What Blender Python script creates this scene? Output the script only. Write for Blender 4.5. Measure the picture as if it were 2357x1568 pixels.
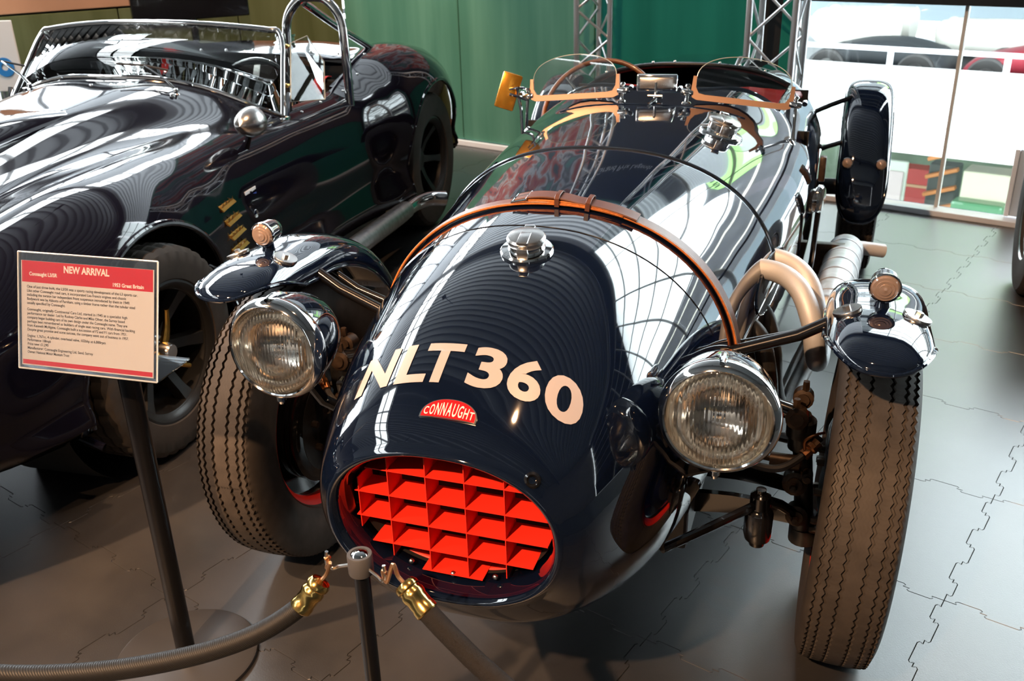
import bpy, bmesh, math, random
from mathutils import Vector, Matrix
random.seed(7)
S = bpy.context.scene
COL = S.collection
PI = math.pi
for _o in list(bpy.data.objects): bpy.data.objects.remove(_o)

# ------------------------------------------------------------------ camera
# room frame: x along the mat rows, y towards the green back wall, z up (metres)
CAM = Vector((0.27281, -1.99330, 1.4782))
FWD = Vector((-0.54638627, 0.72988432, -0.41076869))
RGT = Vector((0.80708359, 0.58989128, -0.02538411))
DWN = Vector((0.2237814, -0.34539419, -0.91138616))
cd = bpy.data.cameras.new('camera'); cam = bpy.data.objects.new('camera', cd); COL.objects.link(cam)
M = Matrix((RGT, -DWN, -FWD)).transposed().to_4x4(); M.translation = CAM
cam.matrix_world = M
cd.sensor_fit = 'HORIZONTAL'; cd.sensor_width = 36.0; cd.lens = 2213.9 / 2357 * 36.0
cd.clip_start = 0.05; cd.clip_end = 200
cd.dof.use_dof = True; cd.dof.focus_distance = 1.75; cd.dof.aperture_fstop = 9.0
S.camera = cam
# ------------------------------------------------------------------ world, exposure
S.view_settings.view_transform = 'Standard'; S.view_settings.look = 'None'
S.view_settings.gamma = 1.0; S.view_settings.use_curve_mapping = False
S.view_settings.exposure = 0.62
W = bpy.data.worlds.new('overcast_sky'); S.world = W; W.use_nodes = True
W.node_tree.nodes['Background'].inputs[0].default_value = (0.86, 0.94, 1.0, 1)
W.node_tree.nodes['Background'].inputs[1].default_value = 10.0
S.cycles.max_bounces = 8; S.cycles.glossy_bounces = 5; S.cycles.transparent_max_bounces = 12
S.cycles.sample_clamp_indirect = 6.0
S.cycles.caustics_reflective = False; S.cycles.caustics_refractive = False

def ray(px, py): return FWD + RGT * ((px - 1178.5) / 2213.9) + DWN * ((py - 784) / 2213.9)
def on_plane(px, py, p0, n):
    d = ray(px, py); n = Vector(n); return CAM + d * ((Vector(p0) - CAM).dot(n) / d.dot(n))
def at_depth(px, py, dist): return CAM + ray(px, py).normalized() * dist

# ------------------------------------------------------------------ mesh helpers
def link(o, parent=None):
    COL.objects.link(o)
    if parent is not None: o.parent = parent
    return o
def mesh(name, V, F, mat, parent=None, smooth=True, uv=None, angle=None):
    me = bpy.data.meshes.new(name); me.from_pydata([tuple(v) for v in V], [], F)
    if smooth:
        me.polygons.foreach_set('use_smooth', [True] * len(me.polygons))
    if uv is not None:
        l = me.uv_layers.new(name='UVMap')
        for lp in me.loops: l.data[lp.index].uv = uv[lp.vertex_index]
    if mat is not None: me.materials.append(mat)
    me.update()
    if angle and smooth: me.set_sharp_from_angle(angle=math.radians(angle))
    o = bpy.data.objects.new(name, me); return link(o, parent)
def share(src, parent=None, loc=None, rot=None):
    o = src.copy(); link(o, parent)
    if loc is not None: o.location = loc
    if rot is not None: o.rotation_euler = rot
    return o
def empty(name, loc=(0, 0, 0), rz=0, parent=None):
    o = bpy.data.objects.new(name, None); o.empty_display_size = .1
    link(o, parent); o.location = loc; o.rotation_euler = (0, 0, rz); return o
def tag(o, label, cat, group=None):
    o['label'] = label; o['category'] = cat
    if group: o['group'] = group
    return o
def struct(o): o['kind'] = 'structure'; return o
class MB:
    """collects shapes into one mesh"""
    def __init__(s): s.V = []; s.F = []
    def add(s, V, F):
        b = len(s.V); s.V += [Vector(v) for v in V]; s.F += [tuple(i + b for i in f) for f in F]; return s
    def box(s, c, d, m=None, bev=0.0):
        x, y, z = d[0] / 2, d[1] / 2, d[2] / 2
        if bev:
            bm = bmesh.new(); bmesh.ops.create_cube(bm, size=1)
            for v in bm.verts: v.co = Vector((v.co.x * d[0], v.co.y * d[1], v.co.z * d[2]))
            bmesh.ops.bevel(bm, geom=bm.edges[:], offset=bev, segments=2, affect='EDGES', profile=.5)
            V = [v.co.copy() for v in bm.verts]; F = [[v.index for v in f.verts] for f in bm.faces]; bm.free()
        else:
            V = [Vector((a * x, b * y, e * z)) for a in (-1, 1) for b in (-1, 1) for e in (-1, 1)]
            F = [(0, 1, 3, 2), (4, 6, 7, 5), (0, 4, 5, 1), (2, 3, 7, 6), (0, 2, 6, 4), (1, 5, 7, 3)]
        c = Vector(c)
        V = [((m @ v) if m else v) + c for v in V]
        return s.add(V, F)
    def tube(s, P, r, n=10, closed=False, cap=True):
        V, F = tube_geo(P, r, n, closed, cap); return s.add(V, F)
    def lathe(s, prof, m=None, n=32, closed=False):
        V, F = lathe_geo(prof, n, closed); return s.add([(m @ v) if m else v for v in V], F)
    def loft(s, rings, closed=True, cap0=False, cap1=False):
        V, F = loft_geo(rings, closed, cap0, cap1); return s.add(V, F)
    def obj(s, name, mat, parent=None, smooth=True, angle=35):
        return mesh(name, s.V, s.F, mat, parent, smooth, None, angle)
def loft_geo(rings, closed=True, cap0=False, cap1=False):
    n = len(rings[0]); V = [Vector(p) for r in rings for p in r]; F = []
    for i in range(len(rings) - 1):
        for j in range(n if closed else n - 1):
            a, b = i * n + j, i * n + (j + 1) % n
            F.append((a, b, b + n, a + n))
    if cap0: F.append(tuple(range(n))[::-1])
    if cap1: F.append(tuple((len(rings) - 1) * n + k for k in range(n)))
    return V, F
def lathe_geo(prof, n=32, closed=False):
    """profile (r, h) revolved about local Z"""
    rings = [[Vector((r * math.cos(2 * PI * k / n), r * math.sin(2 * PI * k / n), h)) for k in range(n)] for r, h in prof]
    if closed: rings.append(rings[0])
    c0 = (not closed) and prof[0][0] > 1e-6 and False
    return loft_geo(rings, True)
def smooth_path(P, k=6, closed=False):
    P = [Vector(p) for p in P]; n = len(P); out = []
    for i in range(n if closed else n - 1):
        p0 = P[(i - 1) % n] if closed or i > 0 else P[0] * 2 - P[1]
        p1, p2 = P[i], P[(i + 1) % n]
        p3 = P[(i + 2) % n] if closed or i + 2 < n else P[-1] * 2 - P[-2]
        for j in range(k):
            t = j / k
            out.append(.5 * ((2 * p1) + (p2 - p0) * t + (2 * p0 - 5 * p1 + 4 * p2 - p3) * t * t + (3 * p1 - p0 - 3 * p2 + p3) * t ** 3))
    if not closed: out.append(P[-1].copy())
    return out
def frames(P, closed=False):
    n = len(P); T = []
    for i in range(n):
        a = P[(i - 1) % n] if closed or i > 0 else P[i]
        b = P[(i + 1) % n] if closed or i < n - 1 else P[i]
        T.append((b - a).normalized())
    up = Vector((0, 0, 1)) if abs(T[0].z) < .9 else Vector((1, 0, 0))
    N = (up - T[0] * up.dot(T[0])).normalized(); out = []
    for t in T:
        N = (N - t * N.dot(t)).normalized(); out.append((t, N, t.cross(N)))
    return out
def tube_geo(P, r, n=10, closed=False, cap=True):
    P = [Vector(p) for p in P]; fr = frames(P, closed); rings = []
    for i, (p, (t, N, B)) in enumerate(zip(P, fr)):
        rr = r(i / max(1, len(P) - 1)) if callable(r) else (r[i] if isinstance(r, (list, tuple)) else r)
        rings.append([p + N * (rr * math.cos(2 * PI * k / n)) + B * (rr * math.sin(2 * PI * k / n)) for k in range(n)])
    if closed: rings.append(rings[0]); cap = False
    V, F = loft_geo(rings, True, cap, cap); return V, F
def ribbon(P, N, w, th):
    """flat strap along P with normals N: width w, thickness th"""
    fr = frames([Vector(p) for p in P]); rings = []
    for p, n, (t, _, _) in zip(P, N, fr):
        p = Vector(p); n = Vector(n).normalized(); b = t.cross(n).normalized(); n = b.cross(t)
        e = th * .3
        rings.append([p + b * (w / 2 - e), p + b * (w / 2) + n * e, p + b * (w / 2) + n * (th - e), p + b * (w / 2 - e) + n * th,
                      p - b * (w / 2 - e) + n * th, p - b * (w / 2) + n * (th - e), p - b * (w / 2) + n * e, p - b * (w / 2 - e)])
    return loft_geo(rings, True, True, True)
def aim(loc, direction, roll_up=(0, 0, 1)):
    """matrix whose local Z points along direction"""
    z = Vector(direction).normalized(); u = Vector(roll_up)
    if abs(z.dot(u)) > .98: u = Vector((1, 0, 0))
    x = u.cross(z).normalized(); y = z.cross(x)
    m = Matrix((x, y, z)).transposed().to_4x4(); m.translation = Vector(loc); return m
def text_geo(body, size, align='LEFT', bold=0.0, extrude=0, spacing=1.0, shear=0.0):
    cu = bpy.data.curves.new('t', 'FONT'); cu.body = body; cu.size = size; cu.align_x = align; cu.offset = bold
    cu.extrude = extrude; cu.space_character = spacing; cu.shear = shear; cu.resolution_u = 5
    o = bpy.data.objects.new('t', cu); COL.objects.link(o)
    dg = bpy.context.evaluated_depsgraph_get(); dg.update()
    me = bpy.data.meshes.new_from_object(o.evaluated_get(dg))
    V = [v.co.copy() for v in me.vertices]; F = [tuple(p.vertices) for p in me.polygons]
    bpy.data.objects.remove(o); bpy.data.curves.remove(cu); bpy.data.meshes.remove(me)
    return V, F
def cut_grid(V, F, du, dv):
    """cut a flat XY mesh along a grid so that it can be bent"""
    bm = bmesh.new(); vs = [bm.verts.new(v) for v in V]
    for f in F:
        try: bm.faces.new([vs[i] for i in f])
        except ValueError: pass
    for ax, d in ((0, du), (1, dv)):
        lo = min(v.co[ax] for v in bm.verts); hi = max(v.co[ax] for v in bm.verts); k = math.floor(lo / d) + 1
        while k * d < hi:
            p = Vector((0, 0, 0)); p[ax] = k * d; n = Vector((0, 0, 0)); n[ax] = 1
            bmesh.ops.bisect_plane(bm, geom=bm.verts[:] + bm.edges[:] + bm.faces[:], plane_co=p, plane_no=n); k += 1
    bm.verts.index_update()
    V = [v.co.copy() for v in bm.verts]; F = [tuple(v.index for v in f.verts) for f in bm.faces]; bm.free(); return V, F
def spow(a, p): return math.copysign(abs(a) ** p, a)
def interp(st, y):
    """piecewise cubic through station rows (first column is the key)"""
    n = len(st)
    if y <= st[0][0]: return list(st[0][1:])
    if y >= st[-1][0]: return list(st[-1][1:])
    i = max(k for k in range(n - 1) if st[k][0] <= y)
    a, b = st[i], st[i + 1]; h = b[0] - a[0]; t = (y - a[0]) / h; out = []
    for c in range(1, len(a)):
        def slope(k):
            if k == 0: return (st[1][c] - st[0][c]) / (st[1][0] - st[0][0])
            if k == n - 1: return (st[-1][c] - st[-2][c]) / (st[-1][0] - st[-2][0])
            d0 = (st[k][c] - st[k - 1][c]) / (st[k][0] - st[k - 1][0]); d1 = (st[k + 1][c] - st[k][c]) / (st[k + 1][0] - st[k][0])
            if d0 * d1 <= 0: return 0.0
            return 2 * d0 * d1 / (d0 + d1)
        m0, m1 = slope(i) * h, slope(i + 1) * h
        out.append((2 * t ** 3 - 3 * t * t + 1) * a[c] + (t ** 3 - 2 * t * t + t) * m0 + (-2 * t ** 3 + 3 * t * t) * b[c] + (t ** 3 - t * t) * m1)
    return out
def sstep(a, b, x):
    t = min(1, max(0, (x - a) / (b - a))); return t * t * (3 - 2 * t)

# ------------------------------------------------------------------ materials
MATS = {}
def mat(name, col, rough=.5, metal=0.0, coat=0.0, spec=.5, bump=0.0, bscale=200, var=0.0, vscale=5, trans=0.0, ior=1.45, emit=None, estr=0, sheen=0, alpha=1):
    m = bpy.data.materials.new(name); m.use_nodes = True; nt = m.node_tree; b = nt.nodes['Principled BSDF']
    b.inputs['Base Color'].default_value = (*col, 1); b.inputs['Roughness'].default_value = rough; b.inputs['Metallic'].default_value = metal
    b.inputs['Coat Weight'].default_value = coat; b.inputs['Coat Roughness'].default_value = .02
    b.inputs['Specular IOR Level'].default_value = spec; b.inputs['Transmission Weight'].default_value = trans; b.inputs['IOR'].default_value = ior
    b.inputs['Sheen Weight'].default_value = sheen
    if emit: b.inputs['Emission Color'].default_value = (*emit, 1); b.inputs['Emission Strength'].default_value = estr
    tc = None
    if bump or var:
        tc = nt.nodes.new('ShaderNodeTexCoord')
    if var:
        n = nt.nodes.new('ShaderNodeTexNoise'); n.inputs['Scale'].default_value = vscale; n.inputs['Detail'].default_value = 5
        nt.links.new(tc.outputs['Object'], n.inputs['Vector'])
        r = nt.nodes.new('ShaderNodeMapRange'); r.inputs[1].default_value = .3; r.inputs[2].default_value = .7
        r.inputs[3].default_value = 1 - var; r.inputs[4].default_value = 1 + var
        nt.links.new(n.outputs['Fac'], r.inputs[0])
        mx = nt.nodes.new('ShaderNodeMix'); mx.data_type = 'RGBA'; mx.blend_type = 'MULTIPLY'; mx.inputs[0].default_value = 1
        mx.inputs[6].default_value = (*col, 1); nt.links.new(r.outputs[0], mx.inputs[7]); nt.links.new(mx.outputs[2], b.inputs['Base Color'])
    if bump:
        n = nt.nodes.new('ShaderNodeTexNoise'); n.inputs['Scale'].default_value = bscale; n.inputs['Detail'].default_value = 2
        nt.links.new(tc.outputs['Object'], n.inputs['Vector'])
        bp = nt.nodes.new('ShaderNodeBump'); bp.inputs['Strength'].default_value = bump; bp.inputs['Distance'].default_value = .002
        nt.links.new(n.outputs['Fac'], bp.inputs['Height']); nt.links.new(bp.outputs[0], b.inputs['Normal'])
    MATS[name] = m; return m
def thin_glass(name, tint=(1, 1, 1), gloss=.06, rough=.0):
    m = bpy.data.materials.new(name); m.use_nodes = True; nt = m.node_tree; nt.nodes.clear()
    o = nt.nodes.new('ShaderNodeOutputMaterial'); t = nt.nodes.new('ShaderNodeBsdfTransparent'); g = nt.nodes.new('ShaderNodeBsdfGlossy')
    t.inputs[0].default_value = (*tint, 1); g.inputs['Roughness'].default_value = rough
    fr = nt.nodes.new('ShaderNodeFresnel'); fr.inputs[0].default_value = 1.45
    mx = nt.nodes.new('ShaderNodeMixShader'); ad = nt.nodes.new('ShaderNodeMath'); ad.operation = 'ADD'; ad.inputs[1].default_value = gloss; ad.use_clamp = True
    nt.links.new(fr.outputs[0], ad.inputs[0]); nt.links.new(ad.outputs[0], mx.inputs[0])
    nt.links.new(t.outputs[0], mx.inputs[1]); nt.links.new(g.outputs[0], mx.inputs[2]); nt.links.new(mx.outputs[0], o.inputs[0])
    MATS[name] = m; return m
navy = mat('navy_paint', (.0025, .0055, .016), .05, coat=1.0, spec=.45)
ink = mat('blue_black_paint', (.004, .004, .009), .06, coat=.45, spec=.35)
blackgloss = mat('black_enamel', (.006, .006, .007), .16, coat=.6)
blackmatt = mat('black_powder_coat', (.005, .005, .006), .26)
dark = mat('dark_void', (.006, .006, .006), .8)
chrome = mat('chrome', (.78, .77, .75), .06, 1.0)
satin = mat('satin_nickel', (.62, .60, .57), .25, 1.0)
brass = mat('brass', (.80, .52, .16), .18, 1.0, var=.15, vscale=60)
gold = mat('gilt_metal', (.85, .47, .10), .22, 1.0)
bronze = mat('bronze_frame', (.22, .135, .09), .38, .6)
steel = mat('galvanised_steel', (.50, .50, .50), .35, 1.0, var=.2, vscale=40)
alu = mat('aluminium_tube', (.66, .66, .67), .3, .9)
pipe = mat('sprayed_exhaust', (.50, .51, .53), .5, .3, bump=.1, bscale=400)
silen = mat('silencer_steel', (.42, .42, .43), .42, .8, var=.15, vscale=30)
red = mat('grille_red', (.78, .03, .014), .5)
redrim = mat('rim_red', (.72, .02, .012), .4)
leather = mat('brown_leather', (.095, .035, .020), .38, bump=.12, bscale=500, var=.15, vscale=30)
leatheredge = mat('tan_leather_edge', (.50, .15, .03), .6, var=.25, vscale=200)
seatred = mat('red_hide', (.28, .02, .025), .35, bump=.1, bscale=300)
seatblack = mat('black_hide', (.020, .020, .021), .6, spec=.25, bump=.1, bscale=300)
beltred = mat('red_webbing', (.62, .015, .015), .7)
cream = mat('cream_lettering', (.44, .38, .36), .35)
badgered = mat('badge_red', (.55, .012, .016), .2, coat=.6)
lensglass = thin_glass('lamp_glass', (.97, .95, .92), .10)
aeroglass = thin_glass('screen_glass', (.93, .96, .95), .03)
windowglass = thin_glass('window_glass', (.95, .98, .97), .02)
acrylic = thin_glass('clear_acrylic', (.96, .98, 1.0), .05)
reflector = mat('lamp_reflector', (.95, .87, .76), .09, 1.0)
amber = mat('amber_metal', (.80, .38, .05), .25, .9)
wood = mat('steering_wood', (.16, .055, .016), .3, coat=.5, var=.3, vscale=60)
dirtyblack = mat('oily_black', (.014, .013, .012), .4, var=.4, vscale=40, bump=.15, bscale=120)
oilbrown = mat('oily_bronze', (.042, .026, .016), .42, .5, var=.5, vscale=60)
copper = mat('copper_pipe', (.48, .20, .08), .35, .9)
hose = mat('rubber_hose', (.035, .032, .030), .55)
rubberdark = mat('rubber', (.022, .020, .019), .6)

# ------------------------------------------------------------------ room shell
floorbase = mat('floor_screed', (.02, .02, .021), .8)
def mat_rubber():
    m = mat('mat_rubber', (.052, .052, .054), .42, spec=1.0); nt = m.node_tree; b = nt.nodes['Principled BSDF']
    g = nt.nodes.new('ShaderNodeNewGeometry')
    n1 = nt.nodes.new('ShaderNodeTexNoise'); n1.inputs['Scale'].default_value = 330; n1.inputs['Detail'].default_value = 2; n1.inputs['Distortion'].default_value = .6
    n2 = nt.nodes.new('ShaderNodeTexNoise'); n2.inputs['Scale'].default_value = 3.0; n2.inputs['Detail'].default_value = 6; n2.inputs['Roughness'].default_value = .65
    for n in (n1, n2): nt.links.new(g.outputs['Position'], n.inputs['Vector'])
    bp = nt.nodes.new('ShaderNodeBump'); bp.inputs['Strength'].default_value = .30; bp.inputs['Distance'].default_value = .0007
    nt.links.new(n1.outputs['Fac'], bp.inputs['Height']); nt.links.new(bp.outputs[0], b.inputs['Normal'])
    cr = nt.nodes.new('ShaderNodeValToRGB'); cr.color_ramp.elements[0].position = .3; cr.color_ramp.elements[1].position = .75
    cr.color_ramp.elements[0].color = (.018, .018, .019, 1); cr.color_ramp.elements[1].color = (.042, .041, .041, 1)
    nt.links.new(n2.outputs['Fac'], cr.inputs[0]); nt.links.new(cr.outputs[0], b.inputs['Base Color'])
    b.inputs['Coat Weight'].default_value = .6; b.inputs['Coat Roughness'].default_value = .36
    rr = nt.nodes.new('ShaderNodeMapRange'); rr.inputs[3].default_value = .33; rr.inputs[4].default_value = .43
    nt.links.new(n2.outputs['Fac'], rr.inputs[0]); nt.links.new(rr.outputs[0], b.inputs['Roughness'])
    return m
rubbermat = mat_rubber()
T = .5
fl = MB().box((-2.5, -1.95, -.075), (17, 10.1, .13)).obj('floor', floorbase, None, False); struct(fl)
def edge(n=6, a=.0115):
    """one interlocking edge from 0 to T: (along, out) pairs"""
    out = []; p = T / n
    for k in range(n):
        s = 1 if k % 2 == 0 else -1
        # dovetailed tooth, wider at its head
        lo, hi = (.32 if k == 0 else .10), (.68 if k == n - 1 else .90)
        for (u, v) in ((lo, 0), (lo - .07, .62), (lo, 1), (hi, 1), (hi + .07, .62), (hi, 0)):
            out.append(((k + u) * p, s * a * v))
    return out
def tile_outline(h=T):
    g = .0005; e = edge(); pts = []
    e = [(0, 0)] + e
    left = [(o, t) for t, o in e]
    bot = [(t, o) for t, o in e]
    if h == T:
        ring = bot + [(T + o, t) for o, t in left] + [(T, T)] + [(t, T + o) for t, o in bot][::-1] + left[1:][::-1]
    else:
        lf = [(o, t) for o, t in left if t < h - .01]
        ring = bot + [(T + o, t) for o, t in lf] + [(T, h), (0, h)] + lf[1:][::-1]
    cx, cy = T / 2, h / 2
    return [(cx + (x - cx) * (1 - g * 2 / T), cy + (y - cy) * (1 - g * 2 / h)) for x, y in ring]
def tile_mesh(name, h=T):
    R = tile_outline(h); n = len(R); c = .0007
    V = [(x, y, -.0012) for x, y in R] + [(x, y, -.010) for x, y in R]
    cx, cy = T / 2, h / 2
    V += [(cx + (x - cx) * (1 - c * 2 / T), cy + (y - cy) * (1 - c * 2 / h), 0) for x, y in R]
    F = [tuple(range(2 * n, 3 * n))] + [(i, n + i, n + (i + 1) % n, (i + 1) % n)[::-1] for i in range(n)]
    F += [(i, (i + 1) % n, 2 * n + (i + 1) % n, 2 * n + i) for i in range(n)]
    return mesh(name, V, F, rubbermat, fl, False)
base_t = tile_mesh('floor_tile'); edge_t = tile_mesh('floor_tile', .098)
first = {0: True, 1: True}
for j in range(-6, 7):
    for i in range(-21, 9):
        # only where the floor can be seen
        p = Vector((i * T + .25, j * T + .25, 0)) - CAM; d = p.dot(FWD)
        if d < .4: continue
        sx = 1178.5 + 2213.9 * p.dot(RGT) / d; sy = 784 + 2213.9 * p.dot(DWN) / d
        if not (-900 < sx < 3300 and sy < 2700): continue
        src, k = (base_t, 0) if j < 6 else (edge_t, 1)
        o = src if first[k] else share(src, fl); first[k] = False
        o.location = (i * T, j * T, 0)
# ---- back partition wall: green fabric panels
def fabric(name, c0, c1, sc=1.0):
    m = mat(name, c0, .85, spec=.2); nt = m.node_tree; b = nt.nodes['Principled BSDF']
    tc = nt.nodes.new('ShaderNodeNewGeometry'); mp = nt.nodes.new('ShaderNodeMapping'); mp.inputs['Scale'].default_value = (3 * sc, 3 * sc, .25 * sc)
    n = nt.nodes.new('ShaderNodeTexNoise'); n.inputs['Scale'].default_value = 2.5; n.inputs['Detail'].default_value = 4
    cr = nt.nodes.new('ShaderNodeValToRGB'); cr.color_ramp.elements[0].position = .35; cr.color_ramp.elements[1].position = .68
    cr.color_ramp.elements[0].color = (*c0, 1); cr.color_ramp.elements[1].color = (*c1, 1)
    nt.links.new(tc.outputs['Position'], mp.inputs[0]); nt.links.new(mp.outputs[0], n.inputs['Vector'])
    nt.links.new(n.outputs['Fac'], cr.inputs[0]); nt.links.new(cr.outputs[0], b.inputs['Base Color']); return m
greenA = fabric('green_fabric', (.070, .215, .150), (.110, .285, .205))
greenB = fabric('teal_fabric', (.009, .165, .120), (.014, .205, .150))
olive = fabric('olive_fabric', (.10, .125, .055), (.145, .175, .090))
tanboard = mat('tan_pelmet', (.46, .26, .16), .6, var=.12, vscale=2)
WH = 2.8
wb = MB().box((-3.29, 3.165, WH / 2 - .01), (3.3, .09, WH)).obj('wall_back', dark, None, False); struct(wb)
for (x0, x1, m) in ((-4.94, -3.9, greenA), (-3.895, -2.86, greenA), (-2.855, -1.842, greenB), (-1.715, -1.645, greenB)):
    MB().box(((x0 + x1) / 2, 3.108, WH / 2 + .02), (x1 - x0, .03, WH - .04), None, .006).obj('panel', m, wb, False)
# printed mural and hanging title board above head height (seen mirrored in the bonnets)
def mural_mat():
    m = mat('printed_mural', (.3, .1, .1), .6); nt = m.node_tree; b = nt.nodes['Principled BSDF']; g = nt.nodes.new('ShaderNodeNewGeometry')
    mp = nt.nodes.new('ShaderNodeMapping'); mp.inputs['Scale'].default_value = (3.2, 1, 1.7); n = nt.nodes.new('ShaderNodeTexNoise'); n.inputs['Scale'].default_value = 1.3; n.inputs['Detail'].default_value = 3; n.inputs['Distortion'].default_value = 1.2
    cr = nt.nodes.new('ShaderNodeValToRGB'); cr.color_ramp.interpolation = 'EASE'; e = cr.color_ramp.elements
    e[0].position = .34; e[0].color = (.03, .06, .07, 1); e[1].position = .68; e[1].color = (.10, .22, .20, 1)
    for p, c in ((.42, (.30, .05, .05, 1)), (.49, (.34, .13, .11, 1)), (.55, (.38, .39, .41, 1)), (.61, (.12, .12, .14, 1))):
        q = e.new(p); q.color = c
    nt.links.new(g.outputs['Position'], mp.inputs[0]); nt.links.new(mp.outputs[0], n.inputs['Vector']); nt.links.new(n.outputs['Fac'], cr.inputs[0]); nt.links.new(cr.outputs[0], b.inputs['Base Color']); return m
MB().box((-3.88, 3.098, 2.0), (1.96, .02, 1.50), None, .004).obj('mural_panel', mural_mat(), wb, False)
tb_ = MB().box((-2.37, 3.094, 2.0), (1.04, .03, 1.50), None, .004).obj('title_board', mat('board_navy', (.012, .018, .030), .5), wb, False)
tv, tf = text_geo('Grand Prix Legends', .10, 'CENTER')
mesh('title_text', [Vector((-2.34 + v.x, 3.077, 2.22 + v.y)) for v in tv], tf, mat('title_white', (.75, .75, .75), .6), tb_, False)
white = mat('white_gloss', (.88, .90, .92), .35)
whitewall = mat('white_wall', (.84, .84, .82), .7)
sk = MB().box((-3.3, 3.08, .018), (3.28, .03, .036), None, .004).obj('baseboard_back', white, None, False); struct(sk)
# ---- left partition
A = Vector((-4.96, 3.10, 0)); Bp = Vector((-5.80, .98, 0)); dl = (Bp - A).normalized(); nl = Vector((dl.y, -dl.x, 0))
if nl.dot(CAM - A) < 0: nl = -nl
rotl = Matrix.Rotation(math.atan2(dl.y, dl.x), 3, 'Z'); ll = (Bp - A).length
wl = MB().box(A + dl * ll / 2 - nl * .05 + Vector((0, 0, .635)), (ll, .08, 1.27), rotl).obj('wall_left', dark, None, False); struct(wl)
npan = 3
for k in range(npan):
    MB().box(A + dl * ll * (k + .5) / npan + Vector((0, 0, .485)), (ll / npan - .006, .03, .95), rotl, .006).obj('panel', olive, wl, False)
MB().box(A + dl * ll / 2 + nl * .004 + Vector((0, 0, 1.12)), (ll, .035, .30), rotl, .004).obj('pelmet_board', tanboard, wl, False)
# ---- outer shell of the hall (mostly out of frame, seen in the reflections)
roofm = mat('roof_sheet', (.34, .35, .36), .5)
shellm = mat('hall_wall', (.10, .085, .075), .8, var=.2, vscale=1.5)
CZ = 4.6
def sky_x(y): return -6.2 - .38 * y          # centre line of the glazed roof strip
def roof(name, f0, f1, y0, y1):
    V = []; per = .19; n = int((y1 - y0) / per)
    prof = [(0, 0), (.42, 0), (.46, .055), (.62, .055), (.66, 0)]
    ys = [(y0 + (i + u) * per, CZ - z) for i in range(n) for u, z in prof] + [(y1, CZ)]
    for y, z in ys: V += [(f0(y), y, z), (f1(y), y, z)]
    F = [(2 * i, 2 * i + 2, 2 * i + 3, 2 * i + 1) for i in range(len(ys) - 1)]
    return struct(mesh(name, V, F, roofm, None, False))
roof('ceiling', lambda y: sky_x(y) + .7, lambda y: 6, -8, 3.4)
roof('ceiling', lambda y: sky_x(y) + .7, lambda y: -1.6, 3.4, 12)
roof('ceiling', lambda y: -13, lambda y: sky_x(y) - .7, -8, 12)
skym = mat('skylight_sheet', (.8, .8, .8), .4, emit=(.90, .97, 1.0), estr=9.0)
beamm = mat('roof_steel', (.03, .03, .032), .5)
sl = mesh('window_1', [(sky_x(y) + d, y, CZ) for y, d in ((-8, -.7), (-8, .7), (12, .7), (12, -.7))], [(0, 3, 2, 1)], skym, None, False); struct(sl)
for k in range(27): MB().box((sky_x(-7.8 + k * .75), -7.8 + k * .75, CZ - .03), (1.4, .05, .06)).obj('glazing_bar', beamm, sl, False)
for d in (-.7, 0, .7): MB().tube([(sky_x(-8) + d, -8, CZ - .05), (sky_x(12) + d, 12, CZ - .05)], .045, 4).obj('glazing_bar', beamm, sl, False)
for k, yy in enumerate((-5.5, -1.2, 3.1, 7.5)):
    b_ = MB().box((-3 if yy < 4 else -6.8, yy, CZ - .30), (18 if yy < 4 else 10.4, .14, .32)).obj('trim_%d' % (k + 1), beamm, None, False); struct(b_)
for nm, c, d in (('wall_right', (6.05, -2.4, 0), (.1, 11, 9.2)), ('wall_rear', (-3, -8.05, 0), (18, .1, 9.2)), ('wall_far_left', (-12.05, -4.5, 0), (.1, 7, 9.2))):
    struct(MB().box(c, d).obj(nm, shellm, None, False))
# ---- glazed screen to the right of the partition
gz = empty('window_2'); struct(gz)
greyframe = mat('pale_frame', (.62, .58, .50), .4)
darkframe = mat('dark_transom', (.012, .013, .014), .35)
doorblue = mat('pale_door', (.62, .72, .82), .4)
for (x0, x1) in ((-1.62, -.826), (-.810, -.50), (-.385, 1.2), (1.215, 2.8), (2.815, 4.4), (4.415, 6)):
    MB().box(((x0 + x1) / 2, 3.12, 2.26), (x1 - x0, .008, 4.46)).obj('pane', windowglass, gz, False)
MB().box((-.818, 3.115, 2.2), (.016, .03, 4.4)).obj('mullion', greyframe, gz, False)
for z in (1.75, 2.25, 2.75, 3.25, 3.75, 4.25): MB().box((2.2, 3.115, z), (7.7, .03, .025)).obj('glazing_bar', greyframe, gz, False)
for xx in (.4, 1.2075, 2.0, 2.8075, 3.6, 4.4075): MB().box((xx, 3.115, 2.2), (.04, .03, 4.4)).obj('mullion', greyframe, gz, False)
MB().box((2.2, 3.075, .014), (7.7, .10, .028), None, .003).obj('sill', white, gz, False)
MB().box((2.2, 3.09, 1.03), (7.7, .06, .05), None, .004).obj('transom', darkframe, gz, False)
MB().box((-.487, 3.11, .20), (.022, .05, .33), None, .003).obj('door_post', white, gz, False)
MB().box((-.43, 3.11, .20), (.09, .03, .33), None, .003).obj('kick_plate', doorblue, gz, False)
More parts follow.
